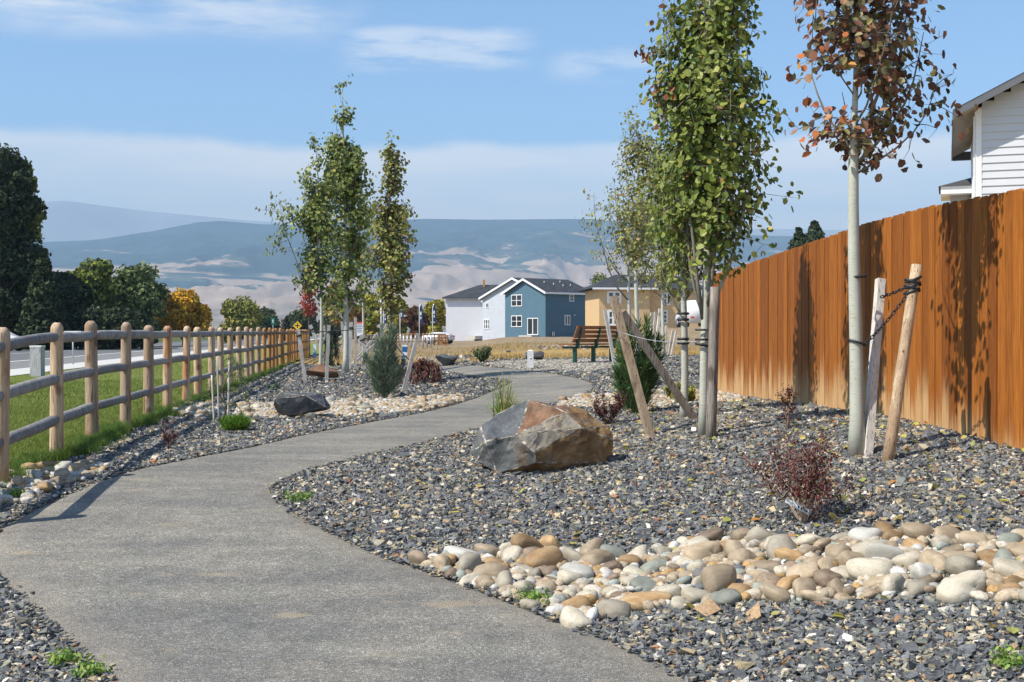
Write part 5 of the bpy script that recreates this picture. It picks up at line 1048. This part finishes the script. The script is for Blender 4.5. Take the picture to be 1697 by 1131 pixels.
# big background trees
def bigtree(name, label, px, Y_, w, h, base_h, pal, pw, n, ls, seed, group=None, squash=1.0, nl=22, conical=False, zb=0, trunk='brown_bark'):
    B_ = at0(px, Y_); r = np.random.default_rng(seed); T = empty(name, B_, label, 'tree', group); b = MB(); b.tube([(0, 0, -.3), (0, 0, h * .35), (.1, 0, h * .75)], [w * .03 + .12, w * .02 + .08, .05], 8); P_ = []; O_ = []; C_ = []
    for k in range(nl):
        if conical: t = (k + .5) / nl; cz_ = base_h + (h - base_h) * t; rw = w / 2 * (1 - t) ** .8; a = k * 2.4; c = np.array([math.cos(a) * rw * .5, math.sin(a) * rw * .5, cz_]); rl = max(w * .035, rw * .6)
        else:
            a = k * 2.4; u = math.sqrt(r.random()); t = r.random(); cz_ = base_h + (h - base_h) * (.12 + .78 * t); rw = w / 2 * math.sin(math.pi * min(.95, .18 + .72 * t)) ** .7; c = np.array([math.cos(a) * rw * u * .8, math.sin(a) * rw * u * .8, cz_]); rl = w * r.uniform(.13, .24)
        b.tube([(0, 0, max(base_h * .5, cz_ - rl * 2)), tuple(c)], [.08 + w * .006, .03], 5)
        m_ = n // nl; d = r.normal(0, 1, (m_, 3)); d /= np.linalg.norm(d, axis=1, keepdims=True); d[:, 2] *= .8; rr_ = rl * r.uniform(.55, 1.12, (m_, 1)) * (1 + .25 * np.array([noise.noise(Vector(v) * 2.2 + Vector((seed, k, 0))) for v in d])[:, None])
        P_.append(c + d * rr_ * ([1, 1, squash])); O_.append(d); C_.append(pick(pal, pw, m_, r, .2) * r.uniform(.82, 1.18))
    P_ = np.vstack(P_); O_ = np.vstack(O_); C_ = np.vstack(C_); ok = P_[:, 2] > .1; P_, O_, C_ = P_[ok], O_[ok], C_[ok]; b.build('trunk', M[trunk], T)
    mobj('crown', leaf_mesh('crown', P_, ls * r.uniform(.6, 1.3, len(P_)), C_, seed, O_, mat='far_leaf', aspect=.75), T); return T
DK = [(.024, .036, .02), (.04, .056, .028), (.06, .076, .034), (.09, .11, .045)]
def sz(wpx, hpx, Y_): return wpx / FPX * Y_, hpx / FPX * Y_
g_ = 'trees along the far side of the road'
Y_ = 84; w, h = sz(125, 350, Y_); bigtree('dark_conifer', 'tall dark evergreen with yellow green top at the left edge of the photo', 8, Y_, w, h, 1, DK, [.35, .35, .2, .1], 16000, .17, 101, g_, nl=60)
bigtree('dark_conifer', 'yellow green feathery tree rising at the right side of the tall dark evergreen', 38, 88, sz(66, 0, 88)[0], sz(0, 315, 88)[1], 6, [(.2, .22, .05), (.3, .32, .07), (.09, .11, .03)], [.4, .3, .3], 9000, .16, 102, g_, nl=50)
bigtree('dark_conifer', 'dark spruce with stiff branches below the tall evergreen', 72, 82, sz(90, 0, 82)[0], sz(0, 165, 82)[1], .5, DK, [.4, .3, .2, .1], 10000, .15, 103, g_, conical=True, nl=30)
bigtree('dark_conifer', 'dark bushy evergreen in the gap between spruce and bright green tree', 112, 90, sz(80, 0, 90)[0], sz(0, 130, 90)[1], .3, DK, [.3, .3, .25, .15], 8000, .16, 104, g_)
bigtree('leafy_tree', 'bright yellow green tree above the dark hedge left of the grey green one', 148, 96, sz(95, 0, 96)[0], sz(0, 142, 96)[1], 1, [(.13, .17, .04), (.24, .28, .055), (.38, .4, .08), (.06, .08, .03)], [.3, .3, .15, .25], 9000, .18, 105, g_)
bigtree('leafy_tree', 'large rounded grey green tree beside the orange one', 218, 100, sz(112, 0, 100)[0], sz(0, 135, 100)[1], .5, [(.12, .16, .06), (.18, .22, .085), (.08, .11, .045), (.26, .3, .12)], [.3, .3, .25, .15], 13000, .18, 106, g_, nl=34)
bigtree('dark_hedge', 'low dark shrubs under the trees across the road', 180, 86, sz(170, 0, 86)[0], sz(0, 60, 86)[1], .1, DK, [.3, .3, .25, .15], 8000, .16, 107, None, nl=40)
bigtree('dark_hedge', 'dark shrub mass under the tall evergreen at the left edge', 45, 87, sz(190, 0, 87)[0], sz(0, 115, 87)[1], .1, DK, [.3, .3, .25, .15], 14000, .17, 147, None, nl=60)
bigtree('maple_tree', 'bright orange yellow maple beyond the road', 306, 104, sz(84, 0, 104)[0], sz(0, 86, 104)[1], .8, [(.5, .27, .02), (.6, .36, .03), (.38, .2, .03), (.25, .2, .04)], [.35, .25, .25, .15], 8000, .17, 108, g_, nl=26)
bigtree('leafy_tree', 'olive green rounded tree right of the orange maple', 394, 125, sz(78, 0, 125)[0], sz(0, 70, 125)[1], .5, [(.16, .17, .04), (.24, .24, .06), (.1, .12, .03), (.3, .26, .07)], [.35, .25, .25, .15], 8000, .19, 109, g_, nl=26)
bigtree('small_conifer', 'small dark pointed conifer before the low far trees', 475, 150, sz(22, 0, 150)[0], sz(0, 42, 150)[1], .2, [(.05, .06, .05), (.08, .09, .07)], [1, 1], 1800, .2, 110, None, conical=True, nl=12)
for i, (px, wp, hp, Y_, pal, lb) in enumerate([(440, 60, 34, 210, 0, 'low green tree at the left end of the far treeline'), (500, 56, 30, 220, 0, 'low green tree in the middle of the far treeline'), (548, 40, 26, 220, 0, 'low green tree behind the red leaved one'), (617, 50, 68, 140, 1, 'yellow green tree behind the far group of staked trees'), (655, 44, 60, 150, 1, 'golden tree behind the narrow olive one'), (690, 40, 48, 140, 2, 'dark reddish tree behind the flags'),
      (722, 40, 58, 165, 1, 'yellow tree just left of the white house'), (590, 40, 50, 135, 3, 'rusty tree between the two tall trunks'), (925, 26, 44, 210, 4, 'small dark green tree top above the blue house roof'), (992, 70, 95, 190, 4, 'broad olive tree behind the blue and the tan house'), (950, 30, 70, 200, 4, 'middle tree top peeking over the blue house roof'), (1250, 40, 60, 70, 4, 'tree top just over the cedar fence near the green aspen')]):
    pals = [([(.07, .09, .035), (.11, .13, .05), (.05, .065, .03)], [1, 1, 1]), ([(.36, .3, .03), (.24, .24, .04), (.12, .16, .03), (.45, .33, .04)], [1, 1, .8, .6]), ([(.1, .04, .03), (.14, .06, .04), (.1, .09, .03)], [1, 1, 1]), ([(.32, .17, .05), (.2, .1, .04), (.14, .13, .04)], [1, 1, 1]), ([(.08, .1, .035), (.13, .14, .05), (.2, .17, .06)], [1, 1, .5])]
    if px == 1250: continue
    bigtree('far_tree', lb, px, Y_, wp / FPX * Y_, (hp + 12) / FPX * Y_, .3, *pals[pal], 3600, .0022 * Y_ * .8, 120 + i, 'far trees behind the field', nl=18)
bigtree('spruce_tree', 'smaller spruce tip peeking over the cedar fence', 1324, 75, 4.6, zat(388, 75) - .4, 1, [(.04, .06, .035), (.06, .08, .045)], [1, 1], 13000, .10, 140, 'spruce tips above the cedar fence', conical=True, nl=60)
bigtree('spruce_tree', 'larger spruce tip above the cedar fence left of the red tree trunk', 1350, 75, 6.0, zat(378, 75) - .4, 1, [(.04, .06, .035), (.06, .08, .045)], [1, 1], 16000, .11, 141, 'spruce tips above the cedar fence', conical=True, nl=60)
# ================================================================ HOUSES
def siding(name, col, lap=.18, k=1.0):
    m, t, b = new_mat(name); q = NT(t); z = q.sepz(q.coord('Object')); n = q.noise(q.coord('Object', (1, 1, 1)), 1.5, 4)
    q.l(q.ramp(n, [(.3, tuple(x * .94 for x in col)), (.7, tuple(min(1, x * 1.05) for x in col))]), b.inputs['Base Color']); b.inputs['Roughness'].default_value = .65
    fr_ = q.math('FRACT', q.math('DIVIDE', z, lap)); q.bump(q.math('SUBTRACT', 1.0, fr_), .7 * k, .03, b); return m
def shingle(name, col):
    m, t, b = new_mat(name); q = NT(t); P = q.coord('Object'); v = q.vor(q.coord('Object', (1, 1, 1)), 3.5); n = q.noise(P, 1.2, 4)
    c = q.ramp(q.sepz(v, 'X'), [(0, tuple(x * .75 for x in col)), (1, tuple(x * 1.25 for x in col))]); q.l(q.mix(1.0, c, q.ramp(n, [(.3, (.85,) * 3), (.7, (1.15,) * 3)]), 'MULTIPLY'), b.inputs['Base Color']); b.inputs['Roughness'].default_value = .9; b.inputs['Specular IOR Level'].default_value = .2; return m
M['blue_siding'] = siding('blue_lap_siding', (.072, .145, .195)); M['grey_siding'] = siding('grey_lap_siding', (.47, .5, .54)); M['white_siding'] = siding('white_lap_siding', (.74, .75, .76))
M['lap_board'] = plain('lap_board_paint', (.56, .57, .59), .6, .03, 3, bump=0); M['house_wrap'] = plain('white_wall_board', (.66, .66, .69), .7, .03, 1, bump=0); M['osb'] = plain('osb_sheathing', (.6, .41, .21), .8, .14, 2.5, bump=.1); M['roof'] = shingle('dark_shingles', (.045, .05, .056)); M['roof_warm'] = shingle('grey_shingles', (.06, .06, .065))
M['fascia_grey'] = plain('grey_fascia', (.12, .125, .135), .6, .08, 4); M['soffit'] = plain('soffit_board', (.3, .29, .28), .8, .06, 6); M['concrete_step'] = plain('concrete_step', (.5, .48, .44), .8, .1, 3)
def slab(pts, th, mat, name, parent):
    """roof plane with thickness, pts in order"""
    p = [Vector(x) for x in pts]; n = (p[1] - p[0]).cross(p[2] - p[0]).normalized(); n = n if n.z > 0 else -n; b = MB(); b.prism([q + n * th for q in p], -n * th); o = b.build(name, M[mat], parent); fix_normals(o.data); return o
def win(parent, plane, off, u0, u1, z0, z1, mull=1, rails=1, door=False, fr_=.09):
    """plane 'x' = wall in the local x=off plane facing -x, 'y' = wall facing -y"""
    def P(u, d, z): return (off - d, u, z) if plane == 'x' else (u, off - d, z)
    def bb(b, ua, ub, za, zb_, d0, d1): b.box(P(ua, d0, za), P(ub, d1, zb_))
    b = MB(); bb(b, u0, u1, z0, z0 + fr_, 0, .06); bb(b, u0, u1, z1 - fr_, z1, 0, .06); bb(b, u0, u0 + fr_, z0 + fr_, z1 - fr_, 0, .06); bb(b, u1 - fr_, u1, z0 + fr_, z1 - fr_, 0, .06)
    for k in range(1, mull + 1): c_ = u0 + (u1 - u0) * k / (mull + 1); bb(b, c_ - fr_ * .6, c_ + fr_ * .6, z0 + fr_, z1 - fr_, 0, .055)
    for k in range(1, rails + 1): c_ = z0 + (z1 - z0) * k / (rails + 1); bb(b, u0 + fr_, u1 - fr_, c_ - fr_ * .35, c_ + fr_ * .35, 0, .05)
    w_ = b.build('door' if door else 'window', M['white_trim'], parent); b = MB(); bb(b, u0 + fr_ * .5, u1 - fr_ * .5, z0 + fr_ * .5, z1 - fr_ * .5, .005, .02); b.build('pane', M['glass'], w_)
    if door: b = MB(); c_ = (u0 + u1) / 2 - .12; bb(b, c_ - .02, c_ + .02, z0 + .9, z0 + 1.15, .06, .1); b.build('handle', M['galv'], w_)
# --- blue house
Yc = 145; k = Yc / FPX; C0 = at(904, 557.5, Yc); TH = rad(42)
Bh = empty('blue_house', C0, 'two storey blue sided house with dark roof and white trimmed gable', 'house', rz=TH)
Wg = 7.3; Lr = 8.9; He = 5.35; Hr = 6.95
b = MB(); b.box((0, 0, -.6), (Lr, Wg, He)); b.prism([(0, 0, He), (0, Wg, He), (0, Wg / 2, Hr - .06)], (Lr * .55, 0, 0)); o = b.build('walls', M['blue_siding'], Bh); fix_normals(o.data)
ov = .35; dy = (Hr - He) / (Wg / 2); e = He - dy * ov; xh = Lr - 3.0
slab([(-ov, -ov, e), (Lr + ov, -ov, e), (xh, Wg / 2, Hr), (-ov, Wg / 2, Hr)], .12, 'roof', 'roof', Bh); slab([(-ov, Wg + ov, e), (Lr + ov, Wg + ov, e), (xh, Wg / 2, Hr), (-ov, Wg / 2, Hr)], .12, 'roof', 'roof', Bh); slab([(Lr + ov, -ov, e), (Lr + ov, Wg + ov, e), (xh, Wg / 2, Hr)], .12, 'roof', 'roof', Bh)
for s_ in (0, 1):
    y0, y1 = (-ov, Wg / 2) if s_ == 0 else (Wg + ov, Wg / 2); b = MB(); b.prism([(-ov - .06, y0, e - .14), (-ov - .06, y0, e + .12), (-ov - .06, y1, Hr + .12), (-ov - .06, y1, Hr - .14)], (.055, 0, 0)); o = b.build('rake_board', M['white_trim'], Bh); fix_normals(o.data)
b = MB(); b.box((-ov, -ov - .06, e - .12), (Lr + ov, -ov - .003, e + .1)); b.build('gutter', M['white_trim'], Bh)
b = MB(); b.box((-.02, -.02, -.1), (.09, .09, He - .1)); b.box((Lr - .06, -.02, -.1), (Lr + .02, .1, He - .2)); b.build('corner_trim', M['blue_siding'], Bh)
def uy(px): return (904 - px) / 67 * Wg
def ux(px): return (px - 904) / 89 * Lr
def uz(py): return (557.5 - py) * k
win(Bh, 'x', 0, uy(866), uy(848), uz(507), uz(487)); win(Bh, 'x', 0, uy(866), uy(848), uz(542), uz(522.5)); win(Bh, 'x', 0, uy(892.5), uy(875), .15, uz(527), 1, 0, door=True)
win(Bh, 'y', 0, ux(944), ux(952), uz(499), uz(487), 0, 1); win(Bh, 'y', 0, ux(936), ux(945.5), uz(539), uz(522), 1, 0)
b = MB(); b.box((-1.3, uy(894), -.4), (-.01, uy(873), .1)); b.build('back_step', M['concrete_step'], Bh)
b = MB(); b.box((ux(951), -.14, 2.5), (ux(953.5), -.003, 2.66)); b.build('vent_hood', M['galv'], Bh)
b = MB(); b.tube([(ux(914), -.2, 0), (ux(914), -.2, .5), (ux(916.5), -.2, .5), (ux(916.5), -.2, 0)], .06, 6); b.build('meter_pipe', M['white_trim'], Bh)
for xx, yy in ((2, .32), (3.1, .25), (4.4, .2), (5.0, .36), (5.8, .22)):
    z = He + dy * (yy * Wg / 1.0) * 1; b = MB(); b.tube([(xx, yy * Wg, He + dy * yy * Wg), (xx, yy * Wg, He + dy * yy * Wg + .38)], .06, 6); b.build('roof_vent', M['galv'], Bh)
# --- grey house, gable towards us, half behind the blue one
Yg = 152; kg = Yg / FPX; C1 = at(908, 558, Yg - 5.5); Gh = empty('grey_house', C1, 'light grey two storey house with a broad gable left of the blue house', 'house', rz=TH); Wf = 112 * kg * 1.41; 
Wf = 12.2; Hg = 4.95; Hp = 7.25
b = MB(); b.box((0, 0, -.6), (9, Wf, Hg)); b.prism([(0, 0, Hg), (0, Wf, Hg), (0, Wf / 2, Hp - .06)], (9, 0, 0)); b.box((1.2, Wf, -.6), (8, Wf + 2.2, Hg - .12)); o = b.build('walls', M['grey_siding'], Gh); fix_normals(o.data)
dg = (Hp - Hg) / (Wf / 2); eg = Hg - dg * ov
slab([(-ov, -ov, eg), (9.4, -ov, eg), (9.4, Wf / 2, Hp), (-ov, Wf / 2, Hp)], .12, 'roof', 'roof', Gh); slab([(-ov, Wf + ov, eg), (9.4, Wf + ov, eg), (9.4, Wf / 2, Hp), (-ov, Wf / 2, Hp)], .12, 'roof', 'roof', Gh); slab([(.9, Wf + 2.5, eg - .35), (8.2, Wf + 2.5, eg - .35), (8.2, Wf + .2, eg + .45), (.9, Wf + .2, eg + .45)], .12, 'roof', 'roof', Gh)
for s_ in (0, 1):
    y0, y1 = (-ov, Wf / 2) if s_ == 0 else (Wf + ov, Wf / 2); b = MB(); b.prism([(-ov - .06, y0, eg - .14), (-ov - .06, y0, eg + .12), (-ov - .06, y1, Hp + .12), (-ov - .06, y1, Hp - .14)], (.055, 0, 0)); o = b.build('rake_board', M['white_trim'], Gh); fix_normals(o.data)
b = MB(); b.box((.84, Wf + .1, eg - .42), (.9, Wf + 2.6, eg - .18)); b.build('fascia', M['white_trim'], Gh)
win(Gh, 'x', 1.2, Wf + .9, Wf + 1.8, 3.4, 4.6, 1, 1, fr_=.1); win(Gh, 'x', 0, Wf - 1.4, Wf - .3, .9, 2.2, 2, 1, fr_=.1); win(Gh, 'x', 1.2, Wf + .8, Wf + 1.8, -.1, 2.0, 1, 0, door=True); win(Gh, 'x', 0, Wf - 1.2, Wf - .7, 3.6, 4.3, 0, 0)
b = MB(); b.box((-1.0, Wf + .3, -.4), (1.15, Wf + 2.2, .05)); b.build('back_step', M['concrete_step'], Gh)
# --- white house behind
Yw = 158; kw_ = Yw / FPX; C2 = at(739, 559, Yw); Wh = empty('white_house', C2, 'plain bright white windowless house with dark hip roof, leftmost of the houses', 'house', rz=rad(-8)); Ww = 43 * kw_; Hw = (559 - 494) * kw_
b = MB(); b.box((0, 0, -.6), (Ww + 3, 9, Hw)); b.build('walls', M['house_wrap'], Wh); rx = Ww + 3 + 1.5; zr = Hw + 1.75
slab([(-.4, -.4, Hw - .05), (rx, -.4, Hw - .05), (rx, 4.5, zr), (3.8, 4.5, zr)], .12, 'roof', 'roof', Wh); slab([(-.4, 9.4, Hw - .05), (rx, 9.4, Hw - .05), (rx, 4.5, zr), (3.8, 4.5, zr)], .12, 'roof', 'roof', Wh); slab([(-.4, -.4, Hw - .05), (-.4, 9.4, Hw - .05), (3.8, 4.5, zr)], .12, 'roof', 'roof', Wh)
b = MB(); b.box((-.42, -.46, Hw - .17), (rx, -.41, Hw - .0)); b.build('fascia', M['fascia_grey'], Wh); b = MB(); b.box((4.3, 3.6, zr - .5), (4.55, 3.85, zr + .75)); b.build('chimney', M['stained_post'], Wh)
# --- unfinished tan house
Yo = 128; ko = Yo / FPX; C3 = at(993, 560, Yo); Oh = empty('tan_house', C3, 'unfinished house clad in orange tan sheathing board with white windows', 'house', rz=rad(6)); Ho = (560 - 479) * ko; Wo = 178 * ko
b = MB(); b.box((0, 0, -.6), (Wo * .48, 9, Ho)); b.box((Wo * .48, 1.2, -.6), (Wo, 9, Ho - .004)); b.build('walls', M['osb'], Oh); zr = Ho + 1.6
slab([(-.8, -.5, Ho), (Wo * .55, -.5, Ho), (Wo * .55, 4.5, zr), (2.6, 4.5, zr)], .12, 'roof', 'roof', Oh); slab([(-.8, 9.5, Ho), (Wo * .55, 9.5, Ho), (Wo * .55, 4.5, zr), (2.6, 4.5, zr)], .12, 'roof', 'roof', Oh); slab([(-.8, -.5, Ho), (-.8, 9.5, Ho), (2.6, 4.5, zr)], .12, 'roof', 'roof', Oh); slab([(Wo * .55, .7, Ho - .02), (Wo + .6, .7, Ho - .02), (Wo - 1, 5, zr - .1), (Wo * .55, 5, zr - .1)], .12, 'roof', 'roof', Oh)
b = MB(); b.box((-.8, -.57, Ho - .08), (Wo * .55, -.505, Ho + .12)); b.build('fascia', M['white_trim'], Oh)
def ox(px): return (px - 993) * ko
def oz(py): return (560 - py) * ko
win(Oh, 'y', 0, ox(1006), ox(1030), oz(503), oz(482), 1, 1, fr_=.22); win(Oh, 'y', 0, ox(1007), ox(1026), oz(540), oz(514), 1, 1, fr_=.2); win(Oh, 'y', 1.2, ox(1101), ox(1113), oz(536), oz(514), 0, 2, fr_=.14); win(Oh, 'y', 1.2, ox(1105), ox(1118), oz(505), oz(484), 1, 1, fr_=.14)
# dirt bank in front of the tan house
def bank(px0, px1, Y0, Y1, hgt, label):
    nx, ny = 40, 16; P = np.zeros((ny, nx, 3))
    for i in range(ny):
        for j in range(nx):
            y = Y0 + (Y1 - Y0) * i / (ny - 1); x = (px0 + (px1 - px0) * j / (nx - 1) - CXP) / FPX * (Y0 + Y1) / 2; u = min(i / 5, 1) * min(1, (ny - 1 - i) / 5) * min(1, j / 7, (nx - 1 - j) / 7); u = u * u * (3 - 2 * u)
            P[i, j] = (x, y, h1(x, y) - .08 + u * hgt * (1 + .25 * noise.noise(Vector((x * .4, y * .4, 0)))))
    grid_sheet('dirt_bank', P, M['field'], label=label, kind='structure')
bank(735, 1000, 96, 112, .35, 'low bank of bare dirt before the houses'); bank(1040, 1330, 60, 90, 1.1, 'grassy dirt mound before the tan house')
# rubble on the field
r = np.random.default_rng(77); n = 260; px = np.concatenate([r.normal(740, 28, n // 2), r.normal(945, 30, n // 2)]); yy = np.concatenate([r.uniform(38, 52, n // 2), r.uniform(50, 70, n // 2)]); x = (px - CXP) / FPX * yy; s = r.uniform(.05, .16, n)
scatter_stones('rubble', np.stack([x, yy, H(x, yy)], -1), s, pick([(.3, .27, .23), (.4, .37, .33), (.22, .18, .13)], [1, 1, 1], n, r), 'scattered pale rubble in the dry grass', 4)
# --- white lap sided house behind the cedar fence
dA = Vector((5, -1.8, 0)).normalized(); ang = math.atan2(dA.y, dA.x); C4 = at(1617, 550, 25); C4.z = .4
Nh = empty('white_lap_house', C4, 'white lap sided two storey house corner rising above the cedar fence at right', 'house', rz=ang); He4 = zat(190, 25) - C4.z; sl = .50
lap = .158; b = MB(); nl_ = int(8.6 / lap)
xa = .12
for i in range(nl_):
    z0 = i * lap; z1 = z0 + lap; xs = max(.0, (z1 - He4 - .0) / sl - .45); xs = max(xa, xs)
    if xs > 9.5: break
    b.prism([(xs, -.034, z0), (xs, -.002, z0), (xs, -.002, z1 + .02), (xs, -.010, z1 + .02)], (10 - xs, 0, 0))
o = b.build('lap_boards', M['lap_board'], Nh); fix_normals(o.data)
b = MB(); b.prism([(0, 0, -.4), (10, 0, -.4), (10, 0, He4 + .2 + 10 * sl), (0, 0, He4 + .1)], (0, 5.3, 0)); o = b.build('walls', M['white_siding'], Nh); fix_normals(o.data)
b = MB(); b.box((-.02, -.035, -.3), (.115, -.003, He4 + .12)); b.box((-.045, -.035, -.3), (-.003, .115, He4 - .05)); b.build('corner_board', M['white_trim'], Nh)
ov4 = .42; z_e = He4 + .1 - ov4 * sl
slab([(-ov4, -.45, z_e + .12), (10, -.45, z_e + .12 + (10 + ov4) * sl), (10, 5.8, z_e + .12 + (10 + ov4) * sl), (-ov4, 5.8, z_e + .12)], .05, 'roof_warm', 'roof', Nh)
b = MB(); b.prism([(-ov4, -.49, z_e - .0), (10, -.49, z_e - .0 + (10 + ov4) * sl), (10, -.49, z_e + .14 + (10 + ov4) * sl), (-ov4, -.49, z_e + .14)], (0, .035, 0)); o = b.build('rake_board', M['fascia_grey'], Nh); fix_normals(o.data)
b = MB(); b.box((-ov4 - .035, -.45, z_e - .06), (-ov4 - .002, 5.8, z_e + .13)); b.build('fascia', M['fascia_grey'], Nh)
b = MB(); b.prism([(-ov4, -.44, z_e + .02), (0, -.44, z_e + .02 + ov4 * sl), (0, -.44, z_e + .05 + ov4 * sl), (-ov4, -.44, z_e + .05)], (0, 6.2, 0)); o = b.build('soffit', M['soffit'], Nh); fix_normals(o.data)
b = MB(); b.box((-ov4, 5.8, z_e - .06), (.5, 5.84, z_e + .16)); b.build('return_board', M['fascia_grey'], Nh)
# low porch roof
zp = zat(312, 29) - C4.z
b = MB(); b.box((-.7, 4.2, zp - .12), (.6, 5.9, zp + .06)); b.build('porch_fascia', M['white_trim'], Nh)
b = MB(); b.add([(-.75, 4.15, zp + .06), (.65, 4.15, zp + .06), (.65, 5.95, zp + .06), (-.75, 5.95, zp + .06), (.0, 5.0, zp + .34), (.65, 5.0, zp + .34)], [(0, 1, 5, 4), (1, 2, 5), (2, 3, 4, 5), (3, 0, 4), (0, 3, 2, 1)]); o = b.build('porch_roof', M['roof_warm'], Nh); fix_normals(o.data)
b = MB(); b.box((-.48, 4.6, -.3), (-.05, 5.5, zp - .12)); b.build('porch_wall', M['soffit'], Nh)
# ================================================================ VEHICLES
def car(label, loc, rz, paint, L_=4.5, W_=1.8, Ht=1.45, van=False, name='parked_car', cat='car'):
    T = empty(name, loc, label, cat, None, rz); h = W_ / 2
    prof = [(-L_ / 2, .35), (-L_ / 2 + .05, .75), (-L_ * .34, .92), (-L_ * .2, Ht * .98), (L_ * .12, Ht), (L_ * .3, .98), (L_ * .46, .85), (L_ / 2, .6), (L_ / 2 - .03, .3)] if not van else [(-L_ / 2, .35), (-L_ / 2, Ht * .93), (-L_ / 2 + .15, Ht), (L_ * .2, Ht), (L_ * .34, 1.1), (L_ * .47, .95), (L_ / 2, .6), (L_ / 2, .3)]
    bm = bmesh.new(); vs = [bm.verts.new((x, -h, z)) for x, z in prof]; f = bm.faces.new(vs); e = bmesh.ops.extrude_face_region(bm, geom=[f]); vv = [g for g in e['geom'] if isinstance(g, bmesh.types.BMVert)]; bmesh.ops.translate(bm, verts=vv, vec=(0, W_, 0)); bmesh.ops.recalc_face_normals(bm, faces=bm.faces)
    for v in bm.verts:
        if v.co.z > 1.0: v.co.y *= .84
    bmesh.ops.bevel(bm, geom=list(bm.edges), offset=.06, segments=2, affect='EDGES'); me = bpy.data.meshes.new('body'); bm.to_mesh(me); bm.free(); me.materials.append(paint); me.polygons.foreach_set('use_smooth', [True] * len(me.polygons)); mobj('body', me, T)
    for s_ in (-1, 1):
        y = s_ * h * .94; b = MB(); x0, x1 = (-L_ * .24, L_ * .2) if not van else (L_ * .08, L_ * .28); b.prism([(x0 - .1, y, .98), (x1 + .12, y, .98), (x1 - .15, y * .93, Ht - .12), (x0 + .2, y * .93, Ht - .12)], (0, s_ * .03, 0)); o = b.build('side_window', M['glass'], T); fix_normals(o.data)
        for x in (-L_ * .3, L_ * .32):
            b = MB(); b.tube([(x, s_ * (h - .2), .33), (x, s_ * (h + .01), .33)], .33, 18); wl = b.build('wheel', M['black_rubber'], T); b = MB(); b.tube([(x, s_ * (h + .005), .33), (x, s_ * (h + .025), .33)], .2, 12); b.build('rim', M['galv'], wl)
        b = MB(); b.box((L_ / 2 - .12, s_ * h * .55, .62), (L_ / 2 + .005, s_ * h * .85, .74)); b.build('headlight', M['sign_white'], T); b = MB(); b.box((-L_ / 2 - .005, s_ * h * .55, .65), (-L_ / 2 + .1, s_ * h * .85, .8)); b.build('taillight', M['sign_red'], T)
    return T
M['car_white'] = plain('car_white', (.72, .73, .75), .25, .02, 3, spec=.6, bump=0)
p = at0(-14, 78); p.z = h1(p.x, 78); car('white car parked in deep shade under the dark trees across the road', p, rad(0), M['car_white'])
p = at0(728, 112); car('white pickup sized van parked behind the golden fence beside the white house', p, rad(170), M['car_white'], 2.6, 1.8, 1.1, name='parked_van', cat='van')
p = at0(1150, 92); p.z += 1.1; car('white van on the mound behind the green tree trunks', p, rad(95), M['car_white'], 4.6, 1.9, 2.0, True, name='parked_van', cat='van')
# pallet by the white house
p = at0(735, 104); T = empty('wooden_crate', p, 'small wooden crate of lumber at the foot of the white house', 'crate'); b = MB()
for i in range(4): b.box((-.4, -.35, i * .24), (.4, -.3, i * .24 + .12)); b.box((-.4, .3, i * .24), (.4, .35, i * .24 + .12))
b.build('slats', M['stained_post'], T); b = MB()
for x in (-.38, .3): b.box((x, -.295, 0), (x + .08, .295, .9))
b.build('corner_posts', M['stained_post'], T)
print('objects', len(bpy.data.objects))
